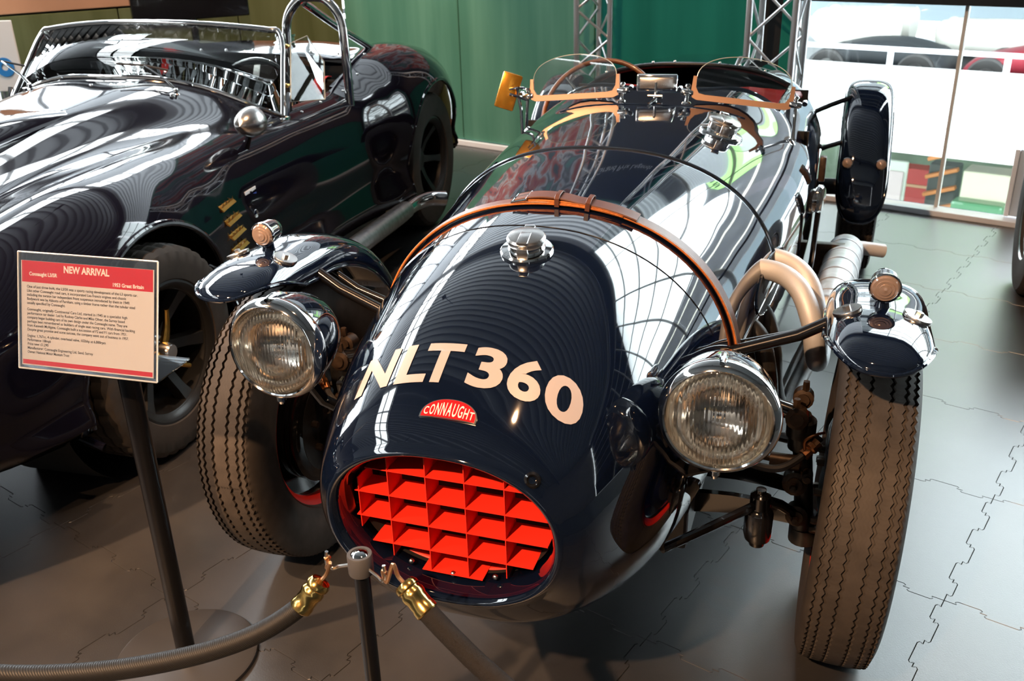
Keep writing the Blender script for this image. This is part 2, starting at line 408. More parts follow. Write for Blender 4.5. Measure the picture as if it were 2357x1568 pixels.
# ---- gallery on the other side of the atrium
def far(px, py, y): return on_plane(px, py, (0, y, 0), (0, 1, 0))
GY = 15.45; DZ = -1.18; GZ = -1.66
fasc = MB().box((-3, GY + .1, -1.64), (26, .2, .92), None, .01)
fasc.box((-3, GY + .1, -2.385), (26, .2, .46), None, .01); fasc.box((-3, GY + .16, -2.1), (26, .06, .2))
fo = fasc.obj('wall_gallery_front', whitewall, None, False); struct(fo)
deckm = mat('gallery_deck', (.45, .45, .45), .7)
struct(MB().box((-3, GY + 4.2, GZ - .1), (26, 8, .2)).obj('floor_gallery', deckm, None, False))
struct(MB().box((-3, GY + 8.25, 1.5), (26, .1, 5.6)).obj('wall_gallery_back', mat('pale_blue_wall', (.42, .50, .55), .8), None, False))
struct(MB().box((-3, GY + 4.3, 1.3), (26, 8, .12)).obj('gallery_shade_roof', deckm, None, False))  # unseen roof slab, added to shade the gallery and dim its back wall
lowf = mat('lower_floor', (.16, .17, .17), .5)
struct(MB().box((-3, GY + .5, -4.75), (26, 15, .1)).obj('floor_lower', lowf, None, False))
struct(MB().box((-3, GY + 5.0, -3.6), (26, .1, 2.2)).obj('wall_lower', mat('lower_wall_green', (.16, .22, .15), .8, var=.3, vscale=1), None, False))
lw = empty('window_3', (-11.6, 5.5, 0)); struct(lw)
for k in range(14): MB().box((0, -6.5 + k, 2.2), (.06, .07, 4.8)).obj('mullion', beamm, lw, False)
for z in (.02, 1.5, 3.0, 4.55): MB().box((0, 0, z), (.08, 13, .08)).obj('transom', beamm, lw, False)
hd = MB().box((-3, 15.75, 3.1), (26, .2, 3.8)).box((-2.7, 15.75, 5.9), (4.6, .2, 1.8)).obj('wall_atrium_far', mat('atrium_cladding', (.055, .055, .06), .7, var=.3, vscale=1), None, False); struct(hd)
for z in (2.6, 4.3): MB().box((-3, 15.63, z), (26, .06, .16)).obj('reflection_strip', greyframe, hd, False)  # pale strips added to give white streaks in the flank reflection
bn = MB(); pts = [(-1.7, -1.2), (-1.7, .7), (-1.3, 1.1), (-.5, 1.3), (.5, 1.3), (1.3, 1.1), (1.7, .7), (1.7, -1.2)]  # unseen banner, added for the green reflection on the bonnet
bn.add([(-2.7 + x, 15.57, 5.4 + z) for x, z in pts] + [(-2.7 + x, 15.61, 5.4 + z) for x, z in pts], [tuple(range(8)), tuple(range(15, 7, -1))] + [(i, i + 8, (i + 1) % 8 + 8, (i + 1) % 8) for i in range(8)])
bo_ = bn.obj('reflection_banner', mat('banner_green', (.22, .42, .12), .6), hd, False)
MB().box((-2.8, 15.55, 4.7), (2.3, .03, .95), None, .01).obj('banner_print', mat('banner_grey', (.30, .30, .28), .6), bo_, False)
for k in range(9): MB().box((-4.0 + k * .33, 15.55, 6.1 + .2 * math.sin(k * .4)), (.11, .03, .36), Matrix.Rotation(.2, 3, 'Y')).obj('banner_slot', dark, bo_, False)
rl = empty('guard_rail', (-3, GY, DZ)); tag(rl, 'low white steel guard rail along the edge of the far gallery deck', 'railing')
MB().box((0, .05, .29), (26, .06, .075), None, .01).obj('top_rail', white, rl, False)
post0 = None
for k in range(13):
    x = far(2045, 150, GY).x + (k - 6) * 1.84 + 3
    if post0 is None: post0 = MB().box((0, .05, .14), (.09, .05, .25), None, .005).obj('post', white, rl, False); post0.location = (x, 0, 0)
    else: share(post0, rl, (x, 0, 0))

# ------------------------------------------------------------------ the blue sports racing car
# car frame: x to the picture's right, y towards the tail, front axle at y = 0
RC = empty('sports_racing_car', (-.7885, -.4187, 0), .311)
tag(RC, 'dark navy open sports racing car with red egg-crate grille and leather bonnet strap', 'car')
#        y     w     zc    ztop  zbot   nt   nb
BODY = [(-.660, .205, .580, .722, .435, 2.2, 2.2), (-.630, .232, .578, .748, .392, 2.2, 2.2), (-.590, .252, .574, .772, .350, 2.2, 2.5),
        (-.50, .287, .56, .820, .308, 2.2, 2.7), (-.40, .316, .56, .860, .280, 2.2, 2.9), (-.30, .338, .56, .887, .265, 2.2, 3.0),
        (-.20, .356, .565, .906, .258, 2.2, 3.0), (-.10, .371, .57, .920, .253, 2.2, 3.0), (0, .384, .575, .930, .25, 2.2, 3.0),
        (.20, .408, .585, .939, .25, 2.25, 3.0), (.42, .432, .60, .944, .25, 2.3, 3.2), (.70, .457, .61, .944, .25, 2.4, 3.4),
        (1.0, .478, .62, .938, .25, 2.5, 3.5), (1.27, .487, .62, .936, .25, 2.55, 3.5), (1.80, .486, .61, .934, .26, 2.6, 3.2),
        (2.2, .44, .60, .92, .29, 2.4, 2.8), (2.7, .31, .59, .83, .36, 2.2, 2.3), (3.0, .16, .58, .72, .44, 2.0, 2.0), (3.08, .03, .58, .60, .56, 2.0, 2.0)]
def hump(x, y): return .030 * math.exp(-((abs(x) - .25) / .12) ** 2) * sstep(.95, 1.27, y) * (1 - sstep(1.45, 1.7, y))
def bpt(y, t, grow=0.0):
    w, zc, zt, zb, nt_, nb_ = interp(BODY, y); c, s = math.cos(t), math.sin(t)
    n = nt_ if s >= 0 else nb_; h = (zt - zc) if s >= 0 else (zc - zb)
    x = (w + grow) * spow(c, 2 / n); z = zc + (h + grow) * spow(s, 2 / n)
    if s > 0: z += hump(x, y)
    return Vector((x, y, z))
def btop(x, y):
    w, zc, zt, zb, nt_, nb_ = interp(BODY, y)
    u = min(.9999, abs(x) / w)
    return zc + (zt - zc) * (1 - u ** nt_) ** (1 / nt_) + hump(x, y)
def bnorm(x, y):
    e = .003
    a = Vector((2 * e, 0, btop(x + e, y) - btop(x - e, y))); b = Vector((0, 2 * e, btop(x, y + e) - btop(x, y - e)))
    return a.cross(b).normalized()
def tnorm(y, t):
    e = .004
    n = (bpt(y, t + e) - bpt(y, t - e)).cross(bpt(y + e, t) - bpt(y - e, t)); n.normalize()
    if n.dot(bpt(y, t) - Vector((0, y, .58))) < 0: n = -n
    return n
NT = 96
def tang(k):  # more samples on the shoulders
    return 2 * PI * k / NT
def ring(y, sx=1.0, dy=0.0, zc=.580):
    return [Vector((p.x * sx, y + dy, zc + (p.z - zc) * sx)) for p in (bpt(y, tang(k)) for k in range(NT))]
ys = [-.660, -.652, -.642, -.63, -.61, -.59, -.565, -.54] + [-.51 + .03 * k for k in range(60)]
ys = [y for y in ys if y < 1.262] + [1.27]
mids = [1.27 + .53 * k / 12 for k in range(1, 13)]
tails = [1.80 + 1.28 * (k / 26) for k in range(1, 27)]
# rolled lip of the air intake, then the skin
rings = [ring(-.660, .835, .060), ring(-.660, .865, .030), ring(-.660, .89, .008), ring(-.660, .92, -.004), ring(-.660, .95, -.0085), ring(-.660, .98, -.006)]
rings += [ring(y) for y in ys]
nfront = len(rings)
rings += [ring(y) for y in mids] + [ring(y) for y in tails]
V, F = loft_geo(rings, True)
KC = 13     # cockpit opening between these t samples (side sill line)
keep = []
for f in F:
    i = min(f) // NT; j = f[0] % NT
    if nfront - 1 <= i < nfront - 1 + 12 and KC <= j < NT // 2 - KC: continue
    keep.append(f)
keep = [f[::-1] for f in keep]
body = mesh('body_shell', V, keep, navy, RC)
sd = body.modifiers.new('thick', 'SOLIDIFY'); sd.thickness = .006; sd.offset = -1
# intake duct and cockpit lining (dark inside)
duct = [ring(-.660, s, d) for s, d in ((.83, .055), (.80, .16), (.76, .28))]
dv, df = loft_geo(duct, True, False, True); mesh('intake_duct', dv, df, dark, RC)
lin = [ring(y, .965, 0, .60)[KC - 9:NT // 2 - KC + 10] for y in (1.24,)]
mb = MB(); mb.box((0, 1.25, .58), (.90, .012, .50)); mb.box((0, 1.55, .33), (.90, .62, .012)); mb.box((0, 1.80, .60), (.84, .012, .52))
mb.obj('cockpit_tub', dark, RC, False)
for s in (1, -1):
    tt = [(KC - 11 + k) for k in range(12)]
    rows = []
    for y in [1.28 + .51 * k / 8 for k in range(9)]:
        r_ = ring(y, .955, 0, .60); rows.append([r_[(k if s > 0 else NT // 2 - k) % NT] for k in tt])
    v_, f_ = loft_geo(rows, False); q = mesh('side_trim', v_, f_, seatred, RC); md = q.modifiers.new('thick', 'SOLIDIFY'); md.thickness = .008; md.offset = 0
# padded edge round the cockpit
edgep = [bpt(1.80, tang(k)) + Vector((0, -.004, .004)) for k in range(KC, NT // 2 - KC + 1)]
sideL = [bpt(y, tang(NT // 2 - KC)) for y in mids[::-1]]
front = [bpt(1.27, tang(k)) + Vector((0, .002, .002)) for k in range(NT // 2 - KC, KC - 1, -1)]
sideR = [bpt(y, tang(KC)) for y in mids]
MB().tube(edgep, .011, 10).obj('coaming_roll', blackgloss, RC)
MB().tube(sideL, .009, 8).obj('coaming_roll', blackgloss, RC)
MB().tube(sideR, .009, 8).obj('coaming_roll', blackgloss, RC)
MB().tube(front, .005, 8).obj('scuttle_beading', navy, RC)
st0 = None
for k in (17, 20, 22, 25, 27, 30, 33):
    p = bpt(1.80, tang(k)); n = tnorm(1.80, tang(k)); V_, F_ = lathe_geo([(0, .006), (.004, .005), (.005, 0), (.005, -.012), (0, -.012)], 8)
    if st0 is None: st0 = mesh('tonneau_stud', V_, F_, satin, RC); o = st0
    else: o = share(st0, RC)
    o.matrix_local = aim(p + n * .014, n)
# seams and beading
def seam(name, y, k0, k1, r, m, lift=0.0, yf=None):
    P = []
    for i in range(61):
        t = tang(k0 + (k1 - k0) * i / 60); yy = y + (yf(t) if yf else 0)
        P.append(bpt(yy, t) + tnorm(yy, t) * lift)
    return MB().tube(P, r, 6).obj(name, m, RC)
seam('bonnet_seam', -.125, 6, 42, .0022, blackgloss, -.0008, lambda t: .03 * (abs(math.cos(t)) ** 3))
seam('scuttle_beading', .425, 2, 46, .0042, mat('beading_highlight', (.22, .23, .25), .15, 1.0), .0006)  # pale metal colour stands in for the highlight on the navy beading
seam('scuttle_beading', 1.02, 16, 32, .0035, navy, -.001)
for s in (1, -1):
    P = [bpt(y, tang(2 if s > 0 else NT // 2 - 2)) + Vector((s * .0005, 0, 0)) for y in [-.09 + .51 * k / 20 for k in range(21)]]
    MB().tube(P, .0022, 6).obj('bonnet_seam', blackgloss, RC)
# ---- lettering on the nose
def plate_map(u, v, lift, x0=0, y0=0):
    """u across, v up the curved bonnet from the baseline (arc lengths)"""
    y = y0; acc = 0; step = .004 if v > 0 else -.004; x = x0 + u
    n = int(abs(v) / .004)
    for _ in range(n):
        s = math.hypot(.001, btop(x, y + .001) - btop(x, y)) / .001; y += step / s
    rem = v - n * step; s = math.hypot(.001, btop(x, y + .001) - btop(x, y)) / .001; y += rem / s
    return Vector((x, y, btop(x, y))) + bnorm(x, y) * lift
for ch, u0, u1 in (('N', -.187, -.125), ('L', -.113, -.060), ('T', -.073, -.008), ('3', .010, .068), ('6', .076, .130), ('0', .136, .195)):
    tv, tf = text_geo(ch, 1.0, bold=.032)
    xs = [v.x for v in tv]; zs = [v.y for v in tv]
    tv = [Vector((u0 + (v.x - min(xs)) / (max(xs) - min(xs)) * (u1 - u0), (v.y - min(zs)) / (max(zs) - min(zs)) * .081, 0)) for v in tv]
    tv, tf = cut_grid(tv, tf, .008, .008)
    mesh('number_letter' if ch in 'NLT' else 'number_digit', [plate_map(v.x, v.y, .0012, 0, -.561) for v in tv], tf, cream, RC)
# ---- enamel badge
def arch(w, h, n=24):
    P = [(-w / 2, 0)]
    for k in range(n + 1):
        a = PI - PI * k / n; P.append((w / 2 * spow(math.cos(a), .9), h * .18 + h * .82 * math.sin(a)))
    P.append((w / 2, 0)); return [Vector((x, y, 0)) for x, y in P]
def badge_part(name, outline, lift, m, parent):
    V_, F_ = cut_grid(outline, [tuple(range(len(outline)))], .01, .01)
    top = [plate_map(v.x, v.y, lift, .003, -.618) for v in V_]
    n = len(V_)
    ol = [plate_map(v.x, v.y, lift, .003, -.618) for v in outline]; bo = [plate_map(v.x, v.y, -.001, .003, -.618) for v in outline]
    k = len(ol)
    return mesh(name, top + ol + bo, list(F_) + [(n + i, n + (i + 1) % k, n + k + (i + 1) % k, n + k + i) for i in range(k)], m, parent, False)
bg = badge_part('badge', arch(.094, .036), .0022, satin, RC)
bg['label'] = 'red enamel nose badge with silver edge'
inner = [Vector((v.x * .945, .0014 + v.y * .925, 0)) for v in arch(.094, .036)]
badge_part('enamel', inner, .0027, badgered, bg)
badgesilver = mat('badge_silver', (.72, .70, .64), .35)
word = 'CONNAUGHT'
for k, ch in enumerate(word):
    u = (k - 4) / 4.0; tv, tf = text_geo(ch, 1.0, 'CENTER', bold=.012)
    hgt = .0245 * (1 - .42 * u * u); base = .0045
    x0 = min(v.x for v in tv); x1 = max(v.x for v in tv); z1 = max(v.y for v in tv); z0 = min(v.y for v in tv)
    tv = [Vector((u * .0375 + ((v.x - x0) / (x1 - x0) - .5) * .0072, base + (v.y - z0) / (z1 - z0) * hgt, 0)) for v in tv]
    mesh('badge_letter', [plate_map(v.x, v.y, .0031, .003, -.618) for v in tv], tf, badgesilver, bg, False)
# ---- egg-crate grille
gr = empty('grille', (0, 0, 0), 0, RC)
mw, mh, mz = .171, .118, .580        # mouth half size
def mouth_half(z):
    u = abs((z - mz) / mh); return mw * (max(0, 1 - u ** 2.3)) ** (1 / 2.3) if u < 1 else 0
def mouth_zz(x):
    u = abs(x / mw); return mh * (max(0, 1 - u ** 2.3)) ** (1 / 2.3) if u < 1 else 0
gy = -.628; gd = .052
for k in range(5):
    z = .460 + k * .0475 + (.006 if k == 0 else 0); h = mouth_half(z) - .002
    if h > .02: MB().box((0, gy + gd / 2, z), (2 * h, gd, .0016)).obj('grille_slat', red, gr, False)
for k in range(5):
    x = -.105 + k * .0670 if k < 4 else -.160; h = mouth_zz(x) - .002
    if h > .02: MB().box((x, gy + gd / 2 + .001, mz), (.0016, gd, 2 * h)).obj('grille_slat', red, gr, False)
rimp = [Vector((mw * 1.0 * spow(math.cos(a), 2 / 2.3), gy + gd * .6, mz + mh * spow(math.sin(a), 2 / 2.3))) for a in [2 * PI * k / 48 for k in range(48)]]
rv, rf_ = loft_geo([rimp, [p + Vector((0, .02, 0)) for p in rimp]], True); o = mesh('grille_band', rv, rf_, red, gr)
o.modifiers.new('t', 'SOLIDIFY').thickness = .003
# radiator block behind
MB().box((0, -.54, mz), (2 * mw * .95, .02, 2 * mh * .95), None, .004).obj('radiator_core', dark, gr, False)
sc0 = None
for (x, z) in ((-.075, mz - .105), (.0, mz - .115), (.075, mz - .105), (-.06, mz + .108), (.02, mz + .115), (.1, mz + .09)):
    v_, f_ = lathe_geo([(0, .006), (.004, .005), (.005, .002), (.005, 0)], 8)
    if sc0 is None: sc0 = mesh('screw', v_, f_, satin, gr); o = sc0
    else: o = share(sc0, gr)
    o.matrix_local = aim((x, gy + .006, z), (0, -1, 0))
MB().lathe([(.006, 0), (.012, .001), (.013, .006), (.009, .009), (.006, .006), (.006, 0)], aim((.150, -.648, .690), (.3, -1, .6)), 16).obj('starter_guide', blackgloss, RC)
# ---- filler caps
def filler(name, x, y, r, hgt, parent, leverside):
    p = Vector((x, y, btop(x, y))); n = bnorm(x, y); m = aim(p, n, (0, 1, 0))
    c = MB().lathe([(r * 1.5, -.004), (r * 1.5, .003), (r * 1.42, .006), (r * 1.05, .008), (r, .010), (r, hgt), (0, hgt)], m, 40).obj(name, chrome, parent)
    MB().lathe([(r * 1.04, hgt - .004), (r * 1.10, hgt), (r * 1.10, hgt + .006), (r * 1.0, hgt + .010), (r * .5, hgt + .014), (0, hgt + .015)], m, 40).obj('cap_lid', satin, c)
    rot = m.to_3x3(); d = Vector((leverside[0], leverside[1], 0))
    f = MB(); f.box(m @ (d * r * .55 + Vector((0, 0, hgt + .013))), (r * .62, r * 1.3, .006), rot @ Matrix.Rotation(math.atan2(d.y, d.x) + PI / 2, 3, 'Z'), .002)
    f.box(m @ (d * r * 1.16 + Vector((0, 0, hgt * .62))), (r * .62, .005, hgt * .95), rot @ Matrix.Rotation(math.atan2(d.y, d.x) + PI / 2, 3, 'Z'), .002)
    f.obj('cap_catch', satin, c)
    h = MB(); h.box(m @ (-d * r * 1.12 + Vector((0, 0, hgt * .9))), (r * .6, r * .35, hgt * 1.2), rot @ Matrix.Rotation(math.atan2(d.y, d.x) + PI / 2, 3, 'Z'), .002)
    h.obj('cap_hinge', chrome, c); return c
filler('radiator_cap', .012, -.225, .033, .022, RC, (.1, -1)); filler('fuel_cap', .236, .78, .040, .030, RC, (.25, -1))
# ---- bonnet strap
def surf(k, y, lift): t = tang(k); return bpt(y, t) + tnorm(y, t) * lift, tnorm(y, t)
def strap_y(k): return -.012 + .02 * math.cos(tang(k))
P = [surf(48.5 - 49.0 * i / 80, strap_y(48.5 - 49.0 * i / 80), .003) for i in range(81)]
sv, sf = ribbon([p for p, n in P], [n for p, n in P], .036, .0042)
strap = mesh('bonnet_strap', sv, sf, leather, RC, True, None, 40); strap['label'] = 'brown leather bonnet strap with tan edges'
for s in (1, -1):
    Q = []
    for p, n in P: Q.append((p + n * .0003 + Vector((0, s * .0183, 0)), n))
    ev, ef = ribbon([p for p, n in Q], [n for p, n in Q], .0016, .0036); mesh('strap_edge', ev, ef, leatheredge, strap, True)
    thr = MB(); thr.tube([p + n * .0044 + Vector((0, s * .0145, 0)) for p, n in P[2:-2]], .00045, 5); thr.obj('stitching', cream, strap)
P2 = [surf(26.5 - 9.0 * i / 30, strap_y(22) + .001, .0095 + .006 * math.sin(PI * min(1, i / 14))) for i in range(31)]
v2, f2 = ribbon([p for p, n in P2], [n for p, n in P2], .037, .0045); mesh('strap_tongue', v2, f2, leather, strap, True, None, 40)
for dz_ in (.0035, .0065):
    P3 = [surf(26.2 - 7.6 * i / 30, strap_y(22) + .001, dz_ + .003) for i in range(31)]
    v3, f3 = ribbon([p for p, n in P3], [n for p, n in P3], .0375, .0028); mesh('strap_layer', v3, f3, leatheredge, strap, True)
for k in (23.6, 21.4):
    p, n = surf(k, strap_y(22), .0); tx = (surf(k - .2, strap_y(22), 0)[0] - p).normalized(); by = n.cross(tx)
    loop = [p + by * a + n * b for a, b in ((-.0215, .002), (-.0215, .018), (-.012, .0225), (.012, .0225), (.0215, .018), (.0215, .002))]
    lv, lf = ribbon(loop, [(q - p - n * .008).normalized() for q in loop], .010, .0025); mesh('strap_keeper', lv, lf, leather, strap, True, None, 40)
p, n = surf(26.4, strap_y(22), .009); tx = (surf(26.2, strap_y(22), .009)[0] - p).normalized(); by = n.cross(tx)
bk = MB(); bk.tube([p + by * a + tx * b + n * c for a, b, c in ((-.024, -.008, .002), (.024, -.008, .002), (.024, .022, .006), (-.024, .022, .006))], .0026, 8, True)
bk.tube([p + n * .004 - tx * .008, p + n * .008 + tx * .024], .0018, 6); bk.obj('strap_buckle', chrome, strap)
# ---- wheels
def tyre_mat():
    m = mat('tread_rubber', (.052, .044, .038), .62, spec=.35, var=.2, vscale=30); nt = m.node_tree; b = nt.nodes['Principled BSDF']
    uv = nt.nodes.new('ShaderNodeUVMap'); sp = nt.nodes.new('ShaderNodeSeparateXYZ'); nt.links.new(uv.outputs[0], sp.inputs[0])
    def mt(op, a, b_=None):
        n = nt.nodes.new('ShaderNodeMath'); n.operation = op
        for i, x in enumerate((a, b_)):
            if x is None: continue
            if isinstance(x, (int, float)): n.inputs[i].default_value = x
            else: nt.links.new(x, n.inputs[i])
        return n.outputs[0]
    u, v = sp.outputs[0], sp.outputs[1]
    au = mt('ABSOLUTE', u)
    zig = mt('PINGPONG', v, .0095)
    lines = mt('SINE', mt('MULTIPLY', mt('ADD', u, mt('MULTIPLY', zig, .55)), 2 * PI / .0072))
    mid_ = mt('MULTIPLY', mt('GREATER_THAN', lines, .72), mt('LESS_THAN', au, .0155))
    du = mt('SUBTRACT', au, .0305); arc = mt('MULTIPLY', mt('MULTIPLY', du, du), 45.0)
    sc = mt('SINE', mt('MULTIPLY', mt('ADD', v, arc), 2 * PI / .0085))
    side = mt('MULTIPLY', mt('GREATER_THAN', sc, .75), mt('MULTIPLY', mt('GREATER_THAN', au, .0225), mt('LESS_THAN', au, .0385)))
    h = mt('ADD', mid_, side)
    bp = nt.nodes.new('ShaderNodeBump'); bp.invert = True; bp.inputs['Strength'].default_value = 1.0; bp.inputs['Distance'].default_value = .0022
    nt.links.new(h, bp.inputs['Height']); nt.links.new(bp.outputs[0], b.inputs['Normal']); return m
treadm = tyre_mat()
def tyre_geo(R=.3454, w=.150, rb=.218, per=112, grooves=(-.0580, -.0425, -.0178, .0178, .0425, .0580), amp=.0024, gd=.006):
    prof = [(-.36 * w, rb, 0), (-.42 * w, rb + .008, 0), (-.475 * w, rb + .03, 0), (-.5 * w, rb + .06, 0), (-.49 * w, R - .045, 0), (-.475 * w, R - .024, 0), (-.445 * w, R - .013, 0), (-.425 * w, R - .0075, 0)]
    def cr(a): return R - .75 * a * a - 140 * a ** 4
    tread = []
    for g in grooves:
        for da, dep in ((-.0034, 0), (-.0024, gd), (.0024, gd), (.0034, 0)): tread.append((g + da, cr(g + da) - dep, 1))
        tread.append((g + .008, cr(g + .008), 0))
    tread = [t for t in tread if abs(t[0]) < .42 * w] + [(0, R, 0)]
    tread.sort(key=lambda q: q[0])
    prof = prof + tread + [(-a, r, z) for a, r, z in prof[::-1]]
    n = per * 4; V = []; U = []
    for k in range(n):
        a = 2 * PI * k / n; zz = (0, 1, 0, -1)[k % 4] * amp
        for (x, r, z) in prof:
            xx = x + zz * z; V.append((xx, r * math.cos(a), r * math.sin(a))); U.append((xx, a * R))
    m = len(prof); F = [(k * m + i, ((k + 1) % n) * m + i, ((k + 1) % n) * m + i + 1, k * m + i + 1)[::-1] for k in range(n) for i in range(m - 1)]
    return V, F, U
RX_ = Matrix.Rotation(PI / 2, 4, 'Y')     # lathe axis Z -> X
def wheel(parent, x, y, z, camber, steer, src=None):
    """src: an earlier wheel whose meshes are shared"""
    wv = empty('wheel', (x, y, z), 0, parent); wv.rotation_euler = (0, camber, steer)
    if src:
        for c in src.children: share(c, wv)
        return wv
    V_, F_, U_ = tyre_geo(); mesh('tyre', V_, F_, treadm, wv, True, U_, 30)
    MB().lathe([(.222, -.060), (.224, -.054), (.214, -.050), (.205, -.042), (.198, -.020), (.196, .02), (.205, .042), (.214, .050), (.224, .054), (.222, .060)], RX_, 64).obj('rim', blackgloss, wv)
    MB().lathe([(.2235, -.0615), (.2255, -.055), (.2135, -.0505), (.2035, -.042), (.1975, -.026), (.1990, -.026), (.205, -.041), (.2150, -.0495)], RX_, 64).obj('rim_band', redrim, wv)
    MB().lathe([(.045, .03), (.10, .034), (.15, .02), (.196, .0), (.196, -.004), (.15, .014), (.10, .028), (.045, .024)], RX_, 48).obj('wheel_disc', blackgloss, wv)
    MB().lathe([(0, .075), (.03, .072), (.045, .06), (.05, .03), (0, .03)], RX_, 32).obj('hub_cap', chrome, wv)
    return wv
w1 = wheel(RC, .6459, 0, .3454, .0474, -.0146)
for (x, y, cmb, rz) in ((-.6459, 0, .0474, PI - .0146), (.6459, 2.4534, 0, 0), (-.6459, 2.4534, 0, PI)):
    o = wheel(RC, x, y, .3454, cmb, rz, w1)
# ---- brakes, suspension
def both(fn):
    for s in (1, -1): fn(s)
def pt(s, x, y, z): return Vector((s * x, y, z))
def brake(s):
    m = aim((s * .585, 0, .345), (s, 0, 0))
    d = MB().lathe([(0, -.005), (.135, -.005), (.150, 0), (.158, .004), (.158, .010), (.148, .012), (.148, .018), (.156, .020), (.156, .026), (.148, .028), (.148, .034), (.156, .036), (.154, .05), (0, .05)], m, 48)
    b_ = d.obj('brake_drum', blackgloss, RC)
    MB().lathe([(0, -.012), (.03, -.012), (.05, -.008), (.128, -.006), (.128, -.002), (0, -.002)], m, 40).obj('back_plate', dirtyblack, b_)
    for a in range(8):
        k = MB(); k.lathe([(0, -.022), (.007, -.022), (.0085, -.018), (.0085, -.004)], m @ Matrix.Translation((.085 * math.cos(a * PI / 4 + .3), .085 * math.sin(a * PI / 4 + .3), 0)), 6)
        k.obj('plate_bolt', oilbrown, b_)
both(brake)
def susp(s):
    up = MB()      # swivel post
    up.tube([pt(s, .554, -.005, .22), pt(s, .542, -.005, .36), pt(s, .522, -.005, .52)], [.021, .019, .021], 14)
    for z, r in ((.235, .030), (.27, .027), (.46, .027), (.49, .030)): up.lathe([(0, -.018), (r, -.018), (r, .018), (0, .018)], aim(pt(s, .554 - (z - .22) * .107, -.005, z), (0, 0, 1)), 16)
    sp = up.obj('swivel_post', dirtyblack, RC)
    for (x, y, z, r) in ((.535, -.03, .297, .023), (.525, -.028, .373, .026), (.515, -.02, .520, .023), (.523, .03, .541, .021), (.548, -.045, .40, .011)):
        j = MB(); j.lathe([(0, -.026), (r * .6, -.026), (r * .62, -.018), (r, -.016), (r, .016), (r * .6, .018), (r * .6, .024), (0, .024)], aim(pt(s, x, y, z), (0, -1, .15)), 14)
        j.obj('swivel_bush', oilbrown, sp)
    for (x, y, z) in ((.533, -.058, .297), (.523, -.056, .373), (.512, -.03, .553), (.526, .02, .570)):
        b = MB(); b.lathe([(0, .014), (.007, .013), (.008, .004), (.008, -.006), (0, -.006)], aim(pt(s, x, y, z), (0, -1, .3) if z < .5 else (0, 0, 1)), 6)
        b.obj('bush_bolt', oilbrown, sp)
    # lower wishbone: two pressed arms
    for (y0, y1, z0, z1) in ((.0, -.03, .262, .292), (.12, .02, .285, .335)):
        a = MB(); rr = []
        for u in (0, .25, .5, .75, 1):
            x = .27 + (.528 - .27) * u; y = y0 + (y1 - y0) * u; z = z0 + (z1 - z0) * u + .012 * math.sin(PI * u); h = .026 - .008 * u; t_ = .008
            rr.append([pt(s, x, y - t_, z - h), pt(s, x, y + t_, z - h), pt(s, x, y + t_, z + h), pt(s, x, y - t_, z + h)])
        if s < 0: rr = [r[::-1] for r in rr]
        a.loft(rr, True, True, True); a.obj('wishbone_arm', blackgloss, RC, True, 30)
    # damper with its drop rod, and the forward stay
    dm = MB(); dm.lathe([(0, -.10), (.018, -.10), (.02, -.085), (.030, -.08), (.033, -.065), (.033, .0), (.029, .01), (.024, .015), (.024, .05), (.018, .055), (.012, .058), (.012, .068), (0, .068)], aim(pt(s, .462, -.10, .333), (0, 0, 1)) @ Matrix.Diagonal((.88, .88, .80, 1)), 20)
    dm.obj('lever_damper', blackgloss, RC)
    MB().tube([pt(s, .294, -.285, .336), pt(s, .37, -.20, .342), pt(s, .452, -.11, .352)], .0095, 10).obj('radius_stay', blackgloss, RC)
    MB().tube([pt(s, .462, -.10, .365), pt(s, .50, -.065, .335), pt(s, .533, -.04, .30)], .011, 10).obj('damper_link', blackgloss, RC)
    # upper link
    MB().tube([pt(s, .33, .0, .545), pt(s, .43, -.005, .545), pt(s, .51, -.015, .525)], [.016, .014, .018], 12).obj('upper_link', blackgloss, RC)
    MB().tube([pt(s, .30, .10, .43), pt(s, .40, .09, .42), pt(s, .51, .08, .41)], .011, 10).obj('track_rod', blackgloss, RC)
    h = MB(); h.tube(smooth_path([pt(s, .563, -.04, .490), pt(s, .538, -.07, .466), pt(s, .50, -.09, .440), pt(s, .46, -.098, .438), pt(s, .415, -.10, .455), pt(s, .36, -.06, .475), pt(s, .33, -.03, .48)], 8), .008, 8)
    h.obj('brake_hose', hose, RC)
    f = MB(); f.lathe([(0, -.02), (.012, -.02), (.012, -.006), (.010, -.004), (.013, 0), (.013, .008), (.010, .01), (.012, .02), (0, .02)], aim(pt(s, .548, -.062, .474), (s * .6, .55, .5)), 10)
    f.tube(smooth_path([pt(s, .570, -.045, .505), pt(s, .555, -.075, .515), pt(s, .535, -.08, .50), pt(s, .538, -.072, .47)], 6), .003, 6)
    f.obj('hose_union', copper, RC)
    MB().lathe([(0, -.03), (.017, -.03), (.017, .03), (.014, .034), (0, .034)], aim(pt(s, .500, -.035, .421), (s, 0, 0)), 14).obj('steering_joint', oilbrown, RC)
    # front frame bracket dropping from the body
    fb = MB(); fb.tube([pt(s, .306, -.402, .672), pt(s, .306, -.375, .52), pt(s, .294, -.285, .338)], .006, 8); fb.tube([pt(s, .320, -.365, .662), pt(s, .318, -.325, .52), pt(s, .312, -.28, .40)], .006, 8)
    fb.tube([pt(s, .306, -.402, .672), pt(s, .320, -.365, .662)], .006, 8); fb.obj('frame_bracket', blackgloss, RC)
    MB().box(pt(s, .285, .06, .27), (.07, .36, .10), None, .008).obj('chassis_rail', dirtyblack, RC, False)
    MB().tube([pt(s, .335, -.02, .43), pt(s, .42, -.03, .425), pt(s, .50, -.035, .421)], .006, 8).obj('steering_arm', oilbrown, RC)
both(susp)
